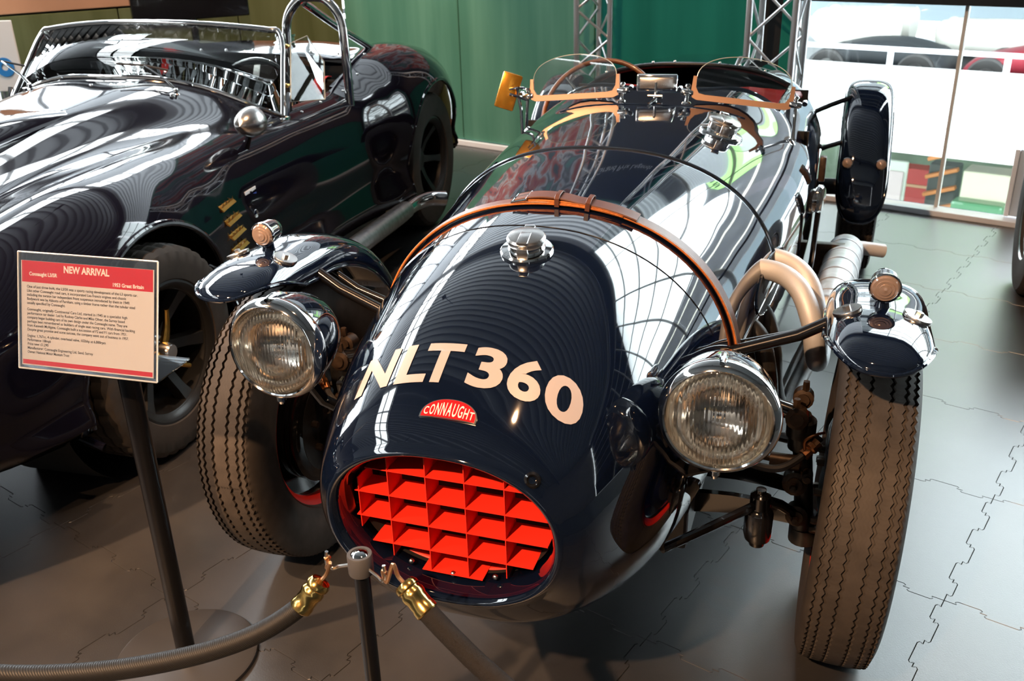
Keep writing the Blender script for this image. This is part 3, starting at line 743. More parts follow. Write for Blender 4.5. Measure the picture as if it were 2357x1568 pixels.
# ---- headlamps
def headlamp(s):
    c = Vector((.398, -.437, .718)) if s > 0 else Vector((-.416, -.437, .741)); d = Vector((s * .03, -1, .02)).normalized(); m = aim(c, d)
    prof = [(0, -.165), (.03, -.160), (.055, -.145), (.076, -.115), (.089, -.075), (.0945, -.035), (.096, -.012), (.092, -.012)]
    bowl = MB().lathe(prof, m, 48).obj('headlamp', navy, RC)
    MB().lathe([(.096, -.03), (.0985, -.026), (.1005, -.014), (.099, -.004), (.094, .004), (.089, .007), (.0865, .005), (.0865, -.004), (.092, -.012)], m, 64).obj('headlamp_rim', chrome, bowl)
    MB().lathe([(.087, -.002), (.08, -.030), (.065, -.055), (.04, -.073), (.015, -.080), (0, -.081)], m, 48).obj('headlamp_reflector', reflector, bowl)
    MB().lathe([(0, -.030), (.006, -.031), (.010, -.038), (.010, -.048), (.006, -.060), (.006, -.08)], m, 16).obj('headlamp_bulb', chrome, bowl)
    # fluted lens
    n = 64; rings_ = []
    for k in range(15):
        r = .0866 * math.sin(PI / 2 * k / 14); hgt = .018 * math.cos(PI / 2 * k / 14) + .001
        rings_.append([(r, hgt)])
    V_ = []; F_ = []; nx = 150
    for i in range(nx + 1):
        for j in range(nx + 1):
            a = -1 + 2 * i / nx; b = -1 + 2 * j / nx
            u = a * math.sqrt(max(0, 1 - b * b / 2)); v = b * math.sqrt(max(0, 1 - a * a / 2))
            rr = min(1, math.hypot(u, v)); z = .019 * math.sqrt(max(0, 1 - rr * rr * .96)) - .003
            fl_ = 0.00055 * math.sin(u * (78 - 14 * max(0, -v)) * (1 + .25 * max(0, -v))) * (1 - rr ** 6)
            V_.append(m @ Vector((u * .0866, v * .0866, z + fl_)))
    for i in range(nx):
        for j in range(nx): q = i * (nx + 1) + j; F_.append((q, q + nx + 1, q + nx + 2, q + 1))
    o = mesh('headlamp_lens', V_, F_, fluted, bowl)
    cm = MB(); ct = []
    for k in range(9):
        u = k / 8; a = .35 + u * .9; ct.append(m @ Vector((0, .098 * math.cos((u - .12) * 1.1) + .004, -.11 * u + .004)))
    cm.tube(ct, [.004, .006, .007, .007, .006, .006, .005, .004, .002], 10); cm.obj('headlamp_crest', chrome, bowl)
    MB().lathe([(0, .012), (.005, .011), (.006, .006), (.009, .004), (.009, -.004), (0, -.004)], m @ Matrix.Translation((0, -.100, -.006)) @ Matrix.Rotation(PI / 2, 4, 'X'), 12).obj('rim_screw', chrome, bowl)
    MB().tube([c + Vector((0, .075, -.07)), c + Vector((-s * .02, .12, -.16)), c + Vector((-s * .085, .14, -.20))], [.013, .012, .012], 10).obj('lamp_bracket', blackgloss, bowl)
fluted = mat('fluted_glass', (1, .985, .96), .02, trans=1.0, ior=1.42)
both(headlamp)
# ---- cycle wings
def wing_pt(phi, s_, cy, cz, rr, hw, drop):
    """phi from the top, negative towards the front; s_ in -1..1 across"""
    r = rr - drop * (abs(s_) ** 2.6); a = abs(s_)
    x = hw * spow(math.sin(s_ * PI / 2 * .98), .9)
    return Vector((x, cy + r * math.sin(phi), cz + r * math.cos(phi)))
def make_wing(name, parent, cx, cy, cz, rfun, hw, drop, f0, f1, b0, b1, ns=20, nu=30):
    rows = []
    for j in range(nu + 1):
        u = j / nu; row = []
        for i in range(ns + 1):
            s_ = -1 + 2 * i / ns; a = abs(s_) ** 2.2
            phi = (f0 + (f1 - f0) * a) * (1 - u) + (b0 + (b1 - b0) * a) * u
            p = wing_pt(phi, s_, cy, cz, rfun(phi), hw, drop); p.x += cx; row.append(p)
        rows.append(row)
    v_, f_ = loft_geo(rows, False); f_ = [f[::-1] for f in f_]
    o = mesh(name, v_, f_, navy, parent); sd_ = o.modifiers.new('thick', 'SOLIDIFY'); sd_.thickness = .005; sd_.offset = 1
    bead = [rows[0][i] for i in range(ns + 1)] + [rows[j][ns] for j in range(1, nu + 1)] + [rows[nu][i] for i in range(ns - 1, -1, -1)] + [rows[j][0] for j in range(nu - 1, 0, -1)]
    MB().tube(bead, .0042, 8, True).obj('wing_bead', navy, o); return o
def frad(phi): return .448 + .060 * sstep(0, -.65, phi) + .010 * sstep(.3, 1.1, phi)
rad = math.radians
def front_wing(s):
    wg = make_wing('front_wing', RC, s * .642, 0, .345, frad, .095, .070, rad(-35), rad(-13), rad(66), rad(60))
    # side lamp on top
    phi = rad(-10); base = Vector((s * .642, frad(phi) * math.sin(phi), .345 + frad(phi) * math.cos(phi)))
    lamp = MB(); lm = aim(base + Vector((0, -.002, .040)), (0, -1, -.02))
    lamp.lathe([(0, -.062), (.012, -.058), (.021, -.045), (.026, -.025), (.0275, -.004), (.0285, 0), (.0285, .004), (.026, .006)], lm, 28)
    sl_ = lamp.obj('side_lamp', chrome, wg)
    MB().tube([base + Vector((0, .01, -.006)), base + Vector((0, .016, .02))], [.016, .010], 12).obj('lamp_foot', navy, wg)
    MB().lathe([(.026, .004), (.022, .010), (.017, .0105), (.0165, .0125), (.011, .0125), (.0105, .0145), (.005, .0145), (0, .016)], lm, 28).obj('lamp_lens', lampcopper, wg)
    d0 = None
    for sx in (-1, 1):
        ss = sx * .41; ph = rad(-12.5); p = wing_pt(ph, ss, 0, .345, frad(ph), .095, .070); p.x += s * .642
        e = .01; n = (wing_pt(ph, ss + e, 0, .345, frad(ph), .095, .07) - wing_pt(ph, ss - e, 0, .345, frad(ph), .095, .07)).cross(wing_pt(ph - e, ss, 0, .345, frad(ph - e), .095, .07) - wing_pt(ph + e, ss, 0, .345, frad(ph + e), .095, .07))
        if n.z < 0: n = -n
        mm = aim(p, n)
        MB().lathe([(.026, -.002), (.0265, .003), (.0255, .005), (.024, .0052), (0, .0052)], mm, 28).obj('wing_washer', satin, wg)
        MB().lathe([(.0075, .004), (.0075, .012), (0, .012)], mm, 6).obj('wing_bolt', satin, wg)
    # stays from the body to the underside of the wing
    ws = MB(); ws.tube([pt(s, .37, -.03, .652), pt(s, .50, -.02, .70), pt(s, .575, -.015, .745)], .0125, 12); ws.obj('wing_stay', blackgloss, wg)
    ws = MB(); ws.tube([pt(s, .38, .06, .63), pt(s, .50, .06, .67), pt(s, .58, .06, .72)], .010, 12); ws.obj('wing_stay', blackgloss, wg)
lampcopper = mat('clear_lamp_lens', (.48, .36, .30), .14, .55, coat=1)
both(front_wing)
def rrad(phi): return .448 + .028 * sstep(-.5, -1.4, phi)
def rear_wing(s):
    wg = make_wing('rear_wing', RC, s * .642, 2.4534, .345, rrad, .092, .055, rad(-92), rad(-72), rad(70), rad(66))
    for sx in (-1, 1):
        ph = rad(-64); p = wing_pt(ph, sx * .45, 2.4534, .345, rrad(ph), .092, .055); p.x += s * .642
        mm = aim(p + Vector((0, -.004, .002)), (0, -1, .35))
        MB().lathe([(.0, -.01), (.021, -.01), (.021, .008), (.018, .010)], mm, 24).obj('wing_lamp', chrome, wg)
        MB().lathe([(.0185, .008), (.012, .014), (.006, .016), (.005, .019), (0, .020)], mm, 24).obj('lamp_lens', lampcopper, wg)
    for (y0, y1, z) in ((2.2, 2.3, .72), (2.1, 2.15, .58)):
        MB().tube([pt(s, .42, y0, z - .02), pt(s, .50, (y0 + y1) / 2, z + .01), pt(s, .57, y1, z + .03)], .010, 10).obj('wing_stay', blackgloss, wg)
both(rear_wing)
MB().tube([pt(1, -.60, 2.4534, .345), pt(1, .60, 2.4534, .345)], .035, 14).obj('rear_axle', dirtyblack, RC)
# ---- exhaust on the picture's right flank
def exhaust():
    ex = []
    a = MB(); a.tube(smooth_path([(.33, .33, .705), (.43, .30, .712), (.487, .25, .695), (.522, .21, .635), (.535, .21, .57), (.543, .30, .50), (.55, .45, .46), (.552, .68, .455)], 8), .0235, 16); e = a.obj('exhaust_pipe', pipe, RC)
    a = MB(); a.tube(smooth_path([(.33, .46, .69), (.44, .43, .695), (.50, .38, .67), (.53, .35, .60), (.54, .36, .51), (.545, .45, .44), (.55, .68, .435)], 8), .0235, 16); a.obj('exhaust_pipe', pipe, RC)
    for y in (.20, .33):
        a = MB(); a.tube(smooth_path([(.36, y, .64), (.415, y - .02, .60), (.44, y - .03, .52), (.452, y - .02, .42), (.47, y + .06, .34), (.50, y + .25, .36), (.545, y + .42, .42)], 8), .0215, 14); a.obj('exhaust_pipe', dirtyblack, RC)
    p0 = Vector((.556, .70, .455)); p1 = Vector((.600, 1.40, .415)); L = (p1 - p0).length; m = aim(p0, p1 - p0)
    MB().lathe([(.023, -.06), (.03, -.02), (.052, .0), (.056, .01), (.056, L - .02), (.05, L), (.02, L + .01)], m, 32).obj('silencer', silen, RC)
    for k in range(6):
        w = MB(); w.lathe([(.0565, .06 + k * .11), (.0585, .063 + k * .11), (.0585, .072 + k * .11), (.0565, .075 + k * .11)], m, 32)
        w.obj('silencer_wrap', silen, RC)
    MB().tube(smooth_path([p1 + Vector((.0, .0, 0)), p1 + Vector((.01, .05, -.01)), p1 + Vector((.05, .10, -.025)), p1 + Vector((.125, .13, -.04))], 8), .0235, 14, cap=False).obj('tail_pipe', pipe, RC)
    MB().box((.545, 1.25, .42), (.10, .03, .12), None, .004).obj('silencer_bracket', oilbrown, RC)
exhaust()
# opening in the bonnet side that the pipes leave by
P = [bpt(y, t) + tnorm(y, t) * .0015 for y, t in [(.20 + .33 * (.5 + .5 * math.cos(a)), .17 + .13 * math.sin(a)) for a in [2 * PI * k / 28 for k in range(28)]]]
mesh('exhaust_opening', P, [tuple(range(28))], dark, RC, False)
MB().tube(P, .0025, 8, True).obj('opening_bead', navy, RC)
# side fittings on the flank: quick release disc and bracket
d_ = MB(); d_.lathe([(0, -.008), (.036, -.008), (.040, -.004), (.040, .004), (.034, .010), (0, .012)], aim((.502, .97, .70), (1, -.25, 0)), 28); d_.obj('flank_disc', chrome, RC)
d_ = MB(); d_.lathe([(0, -.006), (.033, -.006), (.036, 0), (.033, .006), (0, .006)], aim((.486, .94, .70), (1, -.25, 0)), 28); d_.obj('flank_disc', blackgloss, RC)
MB().box((.500, 1.18, .735), (.02, .03, .075), None, .004).obj('flank_bracket', oilbrown, RC)
MB().tube([(.503, .97, .66), (.500, .98, .52), (.492, 1.0, .40)], .008, 8).obj('flank_strut', blackgloss, RC)
# ---- aero screens, mirrors, cockpit
def aero(s):
    A = Vector((s * .113, 1.085, .951)); B = Vector((s * .392, 1.112, .923)); At = Vector((s * .113, 1.108, 1.010)); Bt = Vector((s * .397, 1.125, .984))
    ax = (B - A).normalized(); up = ((At - A) + (Bt - B)).normalized(); up = (up - ax * up.dot(ax)).normalized(); nn = ax.cross(up); wd = (B - A).length
    def L(u, v, w=0): return A + ax * u + up * v + nn * w
    ol = [(-.006, .062), (.004, .062), (.006, .03), (.016, .014), (.034, .011), (wd - .034, .011), (wd - .016, .014), (wd - .006, .03), (wd - .004, .062), (wd + .006, .062), (wd + .007, .02), (wd + .002, .0), (wd - .012, -.006), (.012, -.006), (-.002, .0), (-.007, .02)]
    n = len(ol); V_ = [L(u, v, -.004) for u, v in ol] + [L(u, v, .004) for u, v in ol]
    F_ = [tuple(range(n)), tuple(range(2 * n - 1, n - 1, -1))] + [(i, i + n, (i + 1) % n + n, (i + 1) % n) for i in range(n)]
    fr = mesh('aero_screen', V_, F_, bronze, RC, False)
    g = [(.004, .012)] + [(.004, .05)] + [(wd / 2 - (wd / 2 - .004) * math.cos(PI * k / 24), .055 + .074 * math.sin(PI * k / 24) ** .8) for k in range(25)] + [(wd - .004, .012)]
    n = len(g); V_ = [L(u, v, -.0015) for u, v in g] + [L(u, v, .0015) for u, v in g]
    F_ = [tuple(range(n)), tuple(range(2 * n - 1, n - 1, -1))] + [(i, i + n, (i + 1) % n + n, (i + 1) % n) for i in range(n)]
    mesh('screen_glass', V_, F_, aeroglass, fr, False)
    MB().tube([L(u, v) for u, v in g[2:-1]], .0011, 6).obj('glass_edge', edgeglass, fr)
    for u in (-.016, wd + .016):
        p = L(u, .012); c = MB()
        c.lathe([(0, -.02), (.008, -.02), (.010, -.014), (.010, .010), (.007, .016), (0, .017)], aim(p, ax), 14)
        c.lathe([(0, .026), (.006, .025), (.009, .02), (.004, .014), (.004, 0)], aim(p, (0, 0, 1)), 12)
        c.tube([p + Vector((0, .0, .0)), p + ax * (.022 if u > 0 else -.022) + Vector((0, .01, .006))], .004, 8)
        c.lathe([(0, -.006), (.008, -.006), (.008, .006), (0, .006)], aim(p + ax * (.024 if u > 0 else -.024) + Vector((0, .01, .006)), (0, 1, .3)), 12)
        c.obj('screen_clamp', chrome, fr)
        zb = btop(p.x, p.y - .02); q = MB(); q.tube([p, Vector((p.x, p.y - .012, (p.z + zb) / 2)), Vector((p.x, p.y - .02, zb - .004))], [.006, .0045, .006], 10)
        q.lathe([(0, .004), (.010, .003), (.014, 0), (.014, -.004)], aim((p.x, p.y - .02, zb + .002), bnorm(p.x, p.y - .02)), 14); q.obj('screen_post', chrome, fr)
    # rubber-edged scuttle cowl behind the screen
edgeglass = mat('glass_edge', (.55, .62, .58), .2, alpha=1)
both(aero)
mr = MB(); mm = aim((0, 1.12, .985), (.12, -1, .08)); c3 = mm.to_3x3()
mr.box((0, 1.12, .985), (.122, .052, .022), c3, .006); m0 = mr.obj('rear_view_mirror', copperchrome if 'copperchrome' in globals() else chrome, RC)
ff = MB(); ff.box(mm @ Vector((0, 0, .010)), (.104, .034, .010), c3, .004); ff.obj('mirror_back', satin, m0)
ms = MB(); zb = btop(0, 1.09)
ms.tube([(0, 1.10, .99), (0, 1.098, .95), (0, 1.09, zb)], [.0035, .005, .006], 10); ms.tube([(-.022, 1.092, zb + .012), (.022, 1.092, zb + .012)], .006, 10); ms.tube([(0, 1.09, zb + .004), (0, 1.0, btop(0, 1.0) + .004)], [.006, .003], 8)
ms.obj('mirror_stem', chrome, RC)
sm = MB(); sc_ = aim((-.462, 1.085, .952), (.35, -1, .1), (.35, 0, 1)); sm.box((-.462, 1.085, .952), (.062, .112, .018), sc_.to_3x3(), .005); s1 = sm.obj('side_mirror', amber, RC)
q = MB(); q.tube([(-.455, 1.075, .945), (-.43, 1.08, .938), (-.408, 1.10, .925)], .005, 8); q.tube([(-.455, 1.075, .96), (-.43, 1.08, .965), (-.412, 1.10, .96)], .004, 8); q.tube([(-.43, 1.08, .965), (-.43, 1.08, .938)], .004, 8)
q.tube([(-.43, 1.09, .93), (-.42, 1.08, .90), (-.41, 1.06, btop(-.41, 1.06))], .005, 8); q.obj('mirror_arm', chrome, RC)
sw = empty('steering_wheel', (-.25, 1.44, .805), 0, RC); sw.rotation_euler = (rad(62), 0, 0)
V_, F_ = tube_geo([Vector((.205 * math.cos(a), .205 * math.sin(a), 0)) for a in [2 * PI * k / 48 for k in range(48)]], .0085, 12, True); mesh('wheel_rim', V_, F_, wood, sw)
V_, F_ = tube_geo([Vector((.208 * math.cos(a), .208 * math.sin(a), -.011)) for a in [2 * PI * k / 48 for k in range(48)]], .004, 8, True); mesh('rim_band', V_, F_, chrome, sw)
for k in range(4):
    a = PI / 4 + k * PI / 2; b_ = MB(); b_.tube([Vector((.03 * math.cos(a), .03 * math.sin(a), -.02)), Vector((.20 * math.cos(a), .20 * math.sin(a), 0))], .005, 8); b_.obj('wheel_spoke', chrome, sw)
MB().lathe([(0, .01), (.025, .006), (.032, -.01), (.02, -.03), (.016, -.30)], None, 20).obj('wheel_boss', blackgloss, sw)
def seat(s):
    rows = []
    for j in range(15):
        v = j / 14; row = []
        for i in range(17):
            u = -1 + 2 * i / 16; hw = .185 * (1 - .22 * v ** 3); top = .56 + .31 * v * (1 - .10 * abs(u) ** 2.5 * v)
            row.append(Vector((s * .235 + u * hw, 1.70 + .07 * v - .05 * (u * u) - .010 * math.sin(u * 9), top)))
        rows.append(row)
    v_, f_ = loft_geo(rows, False); o = mesh('seat_back', v_, f_, seatred, RC); sd_ = o.modifiers.new('t', 'SOLIDIFY'); sd_.thickness = .07; sd_.offset = -1
    b_ = o.modifiers.new('b', 'BEVEL'); b_.width = .02; b_.segments = 3
    MB().box((s * .235, 1.53, .49), (.37, .36, .10), None, .03).obj('seat_cushion', seatred, RC)
both(seat)

# ------------------------------------------------------------------ the blue-black roadster
CB = empty('roadster', (-2.1374 - .72 * math.cos(.3827), -.567 - .72 * math.sin(.3827), 0), .3827)
tag(CB, 'blue-black open roadster with chrome roll hoop and side exhaust beside the navy racing car', 'car')
CST = {  # y: half section from the centre line outwards
 -.90: [(0, .52), (.12, .52), (.24, .52), (.34, .53), (.42, .53), (.48, .51), (.52, .47), (.53, .41), (.51, .34), (.45, .29), (0, .28)],
 -.75: [(0, .60), (.15, .60), (.28, .60), (.40, .62), (.50, .63), (.58, .60), (.635, .54), (.65, .45), (.64, .35), (.57, .27), (0, .25)],
 -.55: [(0, .69), (.17, .685), (.31, .67), (.43, .69), (.54, .705), (.65, .675), (.725, .59), (.75, .48), (.74, .35), (.67, .25), (0, .22)],
 -.30: [(0, .765), (.18, .76), (.32, .735), (.45, .75), (.57, .770), (.69, .735), (.775, .645), (.812, .52), (.80, .37), (.74, .23), (0, .20)],
 0.0: [(0, .815), (.18, .81), (.34, .775), (.46, .785), (.58, .805), (.70, .775), (.80, .690), (.848, .55), (.84, .38), (.80, .21), (0, .19)],
 .30: [(0, .850), (.18, .845), (.34, .80), (.46, .795), (.57, .800), (.67, .770), (.755, .690), (.795, .57), (.79, .40), (.75, .20), (0, .18)],
 .65: [(0, .885), (.19, .88), (.35, .835), (.46, .805), (.56, .787), (.64, .755), (.705, .690), (.742, .58), (.745, .40), (.71, .19), (0, .18)],
 1.0: [(0, .915), (.20, .908), (.36, .870), (.47, .825), (.56, .783), (.63, .748), (.695, .690), (.732, .58), (.74, .40), (.71, .19), (0, .18)],
 1.22: [(0, .930), (.20, .922), (.36, .885), (.47, .835), (.56, .785), (.635, .747), (.70, .690), (.735, .58), (.745, .40), (.71, .19), (0, .18)],
 1.60: [(0, .90), (.20, .88), (.36, .84), (.47, .80), (.57, .775), (.65, .750), (.72, .690), (.76, .58), (.765, .40), (.73, .19), (0, .18)],
 1.85: [(0, .88), (.20, .87), (.36, .85), (.47, .84), (.58, .825), (.68, .798), (.78, .720), (.825, .59), (.825, .40), (.79, .20), (0, .18)],
 2.05: [(0, .885), (.20, .882), (.36, .872), (.48, .866), (.60, .870), (.72, .842), (.83, .750), (.878, .59), (.875, .40), (.83, .22), (0, .20)],
 2.30: [(0, .890), (.20, .888), (.36, .878), (.48, .874), (.60, .885), (.73, .862), (.855, .765), (.905, .60), (.90, .41), (.85, .24), (0, .22)],
 2.60: [(0, .860), (.20, .858), (.36, .850), (.48, .846), (.60, .850), (.71, .822), (.815, .725), (.86, .58), (.85, .42), (.80, .28), (0, .26)],
 2.90: [(0, .74), (.18, .735), (.34, .73), (.45, .725), (.55, .715), (.64, .68), (.70, .61), (.72, .52), (.70, .42), (.64, .33), (0, .32)],
 3.12: [(0, .56), (.14, .56), (.28, .555), (.38, .55), (.45, .54), (.51, .52), (.54, .49), (.55, .46), (.53, .42), (.48, .38), (0, .37)]}
cst = [tuple([y] + [c for q in CST[y] for c in q]) for y in sorted(CST)]
def csec(y, n=4):
    r = interp(cst, y); P = [Vector((r[2 * i], y, r[2 * i + 1])) for i in range(11)]
    ext = [Vector((-P[1].x, y, P[1].z))] + P
    out = []
    for i in range(10):
        p0 = ext[i] if i > 0 else Vector((-P[1].x, y, P[1].z)); p0 = Vector((-P[1].x, y, P[1].z)) if i == 0 else P[i - 1]
        p1, p2 = P[i], P[i + 1]; p3 = P[i + 2] if i + 2 < 11 else P[10]
        for j in range(n):
            t = j / n; out.append(.5 * ((2 * p1) + (p2 - p0) * t + (2 * p0 - 5 * p1 + 4 * p2 - p3) * t * t + (3 * p1 - p0 - 3 * p2 + p3) * t ** 3))
    out.append(P[10]); return out
def crow(y):
    h = csec(y, 5); m = len(h)
    return [Vector((-p.x, p.y, p.z)) for p in h[::-1]] + [p for p in h[1:]]
cys = [-.90 + .04 * k for k in range(int((3.12 + .90) / .04) + 1)] + [3.12]
rows = [crow(y) for y in cys]; m = len(rows[0]); half = (m - 1) // 2
V_, F_ = loft_geo(rows, False)
def cockpit(y, x): return 1.30 < y < 1.98 and abs(x) < .60
AR = ((0, .372, .317), (2.2957, .388, .335))
keepf = []
for f in F_:
    c = sum((V_[i] for i in f), Vector()) / 4
    if cockpit(c.y, c.x) and c.z > .6: continue
    keepf.append(f)
body2 = mesh('body_shell', V_, keepf, ink, CB)
# wheel arches are cut with a boolean, then baked
bpy.context.view_layer.update()
cut = MB()
for (yy, rr, zz) in AR:
    for s in (1, -1): cut.lathe([(0, .38), (rr, .38), (rr, 1.2), (0, 1.2)], Matrix.Translation((0, yy, zz)) @ Matrix.Rotation(s * PI / 2, 4, 'Y'), 64)
sdm = body2.modifiers.new('thick', 'SOLIDIFY'); sdm.thickness = .008; sdm.offset = -1
body2.data.flip_normals()
co = cut.obj('arch_cutter', None, None, False); co.parent = CB
bm_ = bmesh.new(); bm_.from_mesh(co.data); bmesh.ops.remove_doubles(bm_, verts=bm_.verts, dist=1e-5); bmesh.ops.recalc_face_normals(bm_, faces=bm_.faces); bm_.to_mesh(co.data); bm_.free()
bo = body2.modifiers.new('arches', 'BOOLEAN'); bo.operation = 'DIFFERENCE'; bo.object = co; bo.solver = 'EXACT'
dg = bpy.context.evaluated_depsgraph_get(); dg.update()
nm = bpy.data.meshes.new_from_object(body2.evaluated_get(dg)); body2.modifiers.clear(); body2.data = nm
nm.polygons.foreach_set('use_smooth', [True] * len(nm.polygons)); nm.set_sharp_from_angle(angle=rad(40))
bpy.data.objects.remove(co)
def cside(y, z):
    """outer x of the body at y, z (near side)"""
    h = csec(y, 10); best = None
    for a, b in zip(h, h[1:]):
        if a.x > .3 and (a.z - z) * (b.z - z) <= 0 and a.z != b.z:
            x = a.x + (b.x - a.x) * (z - a.z) / (b.z - a.z); best = x if best is None else max(best, x)
    return best if best is not None else .8
def ctop(x, y):
    h = csec(y, 8)
    for a, b in zip(h, h[1:]):
        if a.x <= abs(x) <= b.x and b.x > a.x: return a.z + (b.z - a.z) * (abs(x) - a.x) / (b.x - a.x)
    return .7
# inner arch liners, floor and cockpit tub
for (yy, rr, zz) in AR:
    for s in (1, -1):
        ln = MB(); ln.lathe([(0, .42), (rr + .01, .42), (rr + .01, .70)], Matrix.Translation((0, yy, zz)) @ Matrix.Rotation(s * PI / 2, 4, 'Y'), 48)
        ln.obj('arch_liner', dark, CB)
tb = MB(); tb.box((0, 1.62, .32), (1.24, .70, .02)); tb.box((0, 1.27, .58), (1.24, .02, .50)); tb.box((0, 2.0, .58), (1.24, .02, .50)); tb.box((.62, 1.62, .50), (.02, .7, .36)); tb.box((-.62, 1.62, .50), (.02, .7, .36))
tb.obj('cockpit_tub', dark, CB, False)
# flared lips of the arches
for (yy, rr, zz) in AR:
    for s in (1, -1):
        P = []
        for k in range(41):
            a = rad(-18 + 216 * k / 40); y = yy + (rr + .004) * math.cos(a); z = zz + (rr + .004) * math.sin(a)
            P.append(Vector((s * (cside(y, z) + .002), y, z)))
        MB().tube(P, .011, 10).obj('arch_flare', ink, CB)
# door shut line, bonnet line, sill
def sideline(name, pts, r, m_, k=8):
    P = [Vector((cside(y, z) + .0005, y, z)) for y, z in smooth_2d(pts, k)]; return MB().tube(P, r, 6).obj(name, m_, CB)
def smooth_2d(pts, k): return [(p.x, p.y) for p in smooth_path([Vector((a, b, 0)) for a, b in pts], k)]
sideline('door_gap', [(1.16, .735), (1.20, .66), (1.215, .55), (1.22, .42), (1.235, .34), (1.29, .315), (1.5, .31), (1.72, .33), (1.775, .40), (1.79, .55), (1.78, .73)], .005, blackgloss)
MB().tube([Vector((x, 1.02 - .35 * x * x * 1.2, ctop(x, 1.02 - .35 * x * x * 1.2) + .0005)) for x in [-.56 + 1.12 * k / 40 for k in range(41)]], .003, 6).obj('bonnet_gap', blackgloss, CB)
MB().tube([Vector((.56, y, ctop(.56, y) + .0005)) for y in [-.5 + 1.42 * k / 30 for k in range(31)]], .0025, 6).obj('bonnet_gap', blackgloss, CB)
# bonnet scoop
rows = []
for j in range(13):
    y = .02 + .60 * j / 12; hgt = .062 * (1 - (j / 12) ** 2.2) + .004; hw = .20 - .02 * j / 12; row = []
    for i in range(17):
        u = -1 + 2 * i / 16; row.append(Vector((u * hw, y, ctop(u * hw, y) - .004 + hgt * (1 - abs(u) ** 5))))
    rows.append(row)
v_, f_ = loft_geo(rows, False); o = mesh('bonnet_scoop', v_, [f[::-1] for f in f_], ink, CB); o.modifiers.new('t', 'SOLIDIFY').thickness = .004
P = rows[0]; mesh('scoop_mouth', [p + Vector((0, .004, -.002)) for p in P] + [Vector((p.x, p.y + .004, ctop(p.x, p.y) - .004)) for p in P], [(i, i + 1, i + 18, i + 17) for i in range(16)], dark, CB, False)
# side vent behind the front wheel with its louvres
vx = lambda y, z: cside(y, z)
ventbase = mat('vent_mesh', (.30, .17, .05), .4, .8, bump=.8, bscale=180)
v0 = [(.40, .655), (.53, .655), (.565, .425), (.435, .425)]
vp = MB(); n = 8; VV = []; 
for a in range(n + 1):
    for b in range(n + 1):
        u, w_ = a / n, b / n; y = (v0[0][0] * (1 - u) + v0[1][0] * u) * (1 - w_) + (v0[3][0] * (1 - u) + v0[2][0] * u) * w_; z = .655 + (.425 - .655) * w_
        VV.append(Vector((cside(y, z) + .005, y, z)))
o = mesh('side_vent', VV, [(a * (n + 1) + b, (a + 1) * (n + 1) + b, (a + 1) * (n + 1) + b + 1, a * (n + 1) + b + 1) for a in range(n) for b in range(n)], ventbase, CB, False)
for k in range(5):
    z = .635 - k * .05; w_ = (.655 - z) / .23; y0 = .40 + .035 * w_; y1 = .53 + .035 * w_
    a, b = Vector((cside(y0, z) + .002, y0 + .006, z)), Vector((cside(y1, z) + .002, y1 - .006, z)); d = Vector((.012, .012, -.020))
    a.x += .005; b.x += .005; lv = MB(); lv.add([a, b, b + d, a + d, a + Vector((-.004, 0, -.004)), b + Vector((-.004, 0, -.004)), b + d + Vector((-.003, 0, -.003)), a + d + Vector((-.003, 0, -.003))], [(0, 1, 2, 3), (7, 6, 5, 4), (0, 4, 5, 1), (3, 2, 6, 7), (0, 3, 7, 4), (1, 5, 6, 2)])
    lv.obj('vent_louvre', gold, o, False)
    tz = MB()
    for t in range(4):
        q = a + (b - a) * ((t + .5) / 4) + d * .5; h_ = (b - a) * .11
        tz.add([q - h_, q + h_, q + Vector((.004, .0, .016)), q + Vector((-.003, 0, 0))], [(0, 1, 2), (1, 3, 2), (3, 0, 2)])
    tz.obj('vent_fin', gold, o, False)
# side badge and repeater
bx_ = cside(.66, .60) + .003
bdm = Matrix.Rotation(.06, 3, 'Z')
bd = MB().box((bx_, .665, .605), (.006, .085, .034), bdm, .001).obj('side_badge', white, CB, False)
tv, tf = text_geo('427', .03, 'CENTER', .001)
mesh('badge_text', [Vector((bx_ + .0036, .650 + v.x * .95, .597 + v.y * .8)) for v in tv], tf, blackgloss, bd, False)
MB().box((bx_ + .0032, .690, .600), (.001, .024, .006)).obj('badge_stripe', mat('badge_blue', (.02, .06, .35), .4), bd, False)
MB().lathe([(0, .012), (.013, .010), (.018, .004), (.019, -.004)], aim((cside(.66, .535), .665, .535), (1, -.1, .1)), 20).obj('repeater_lamp', chrome, CB)
# polished stone guard ahead of the rear wheel
guardm = mat('guard_lamp_gold', (.78, .62, .42), .34, 1.0)  # gold tint paints in the warm lamps mirrored by the steel
VV = []; n = 12
for a in range(9):
    for b in range(n + 1):
        z = .24 + .44 * b / n; e = math.sqrt(max(0, .392 ** 2 - (z - .335) ** 2)); y1 = 2.2957 - e; y = y1 - .012 - .22 * (1 - a / 8) * (1 - .35 * (b / n) ** 2)
        VV.append(Vector((cside(y, z) + .006, y, z)))
mesh('stone_guard', VV, [(a * (n + 1) + b, (a + 1) * (n + 1) + b, (a + 1) * (n + 1) + b + 1, a * (n + 1) + b + 1) for a in range(8) for b in range(n)], guardm, CB).modifiers.new('t', 'SOLIDIFY').thickness = .003
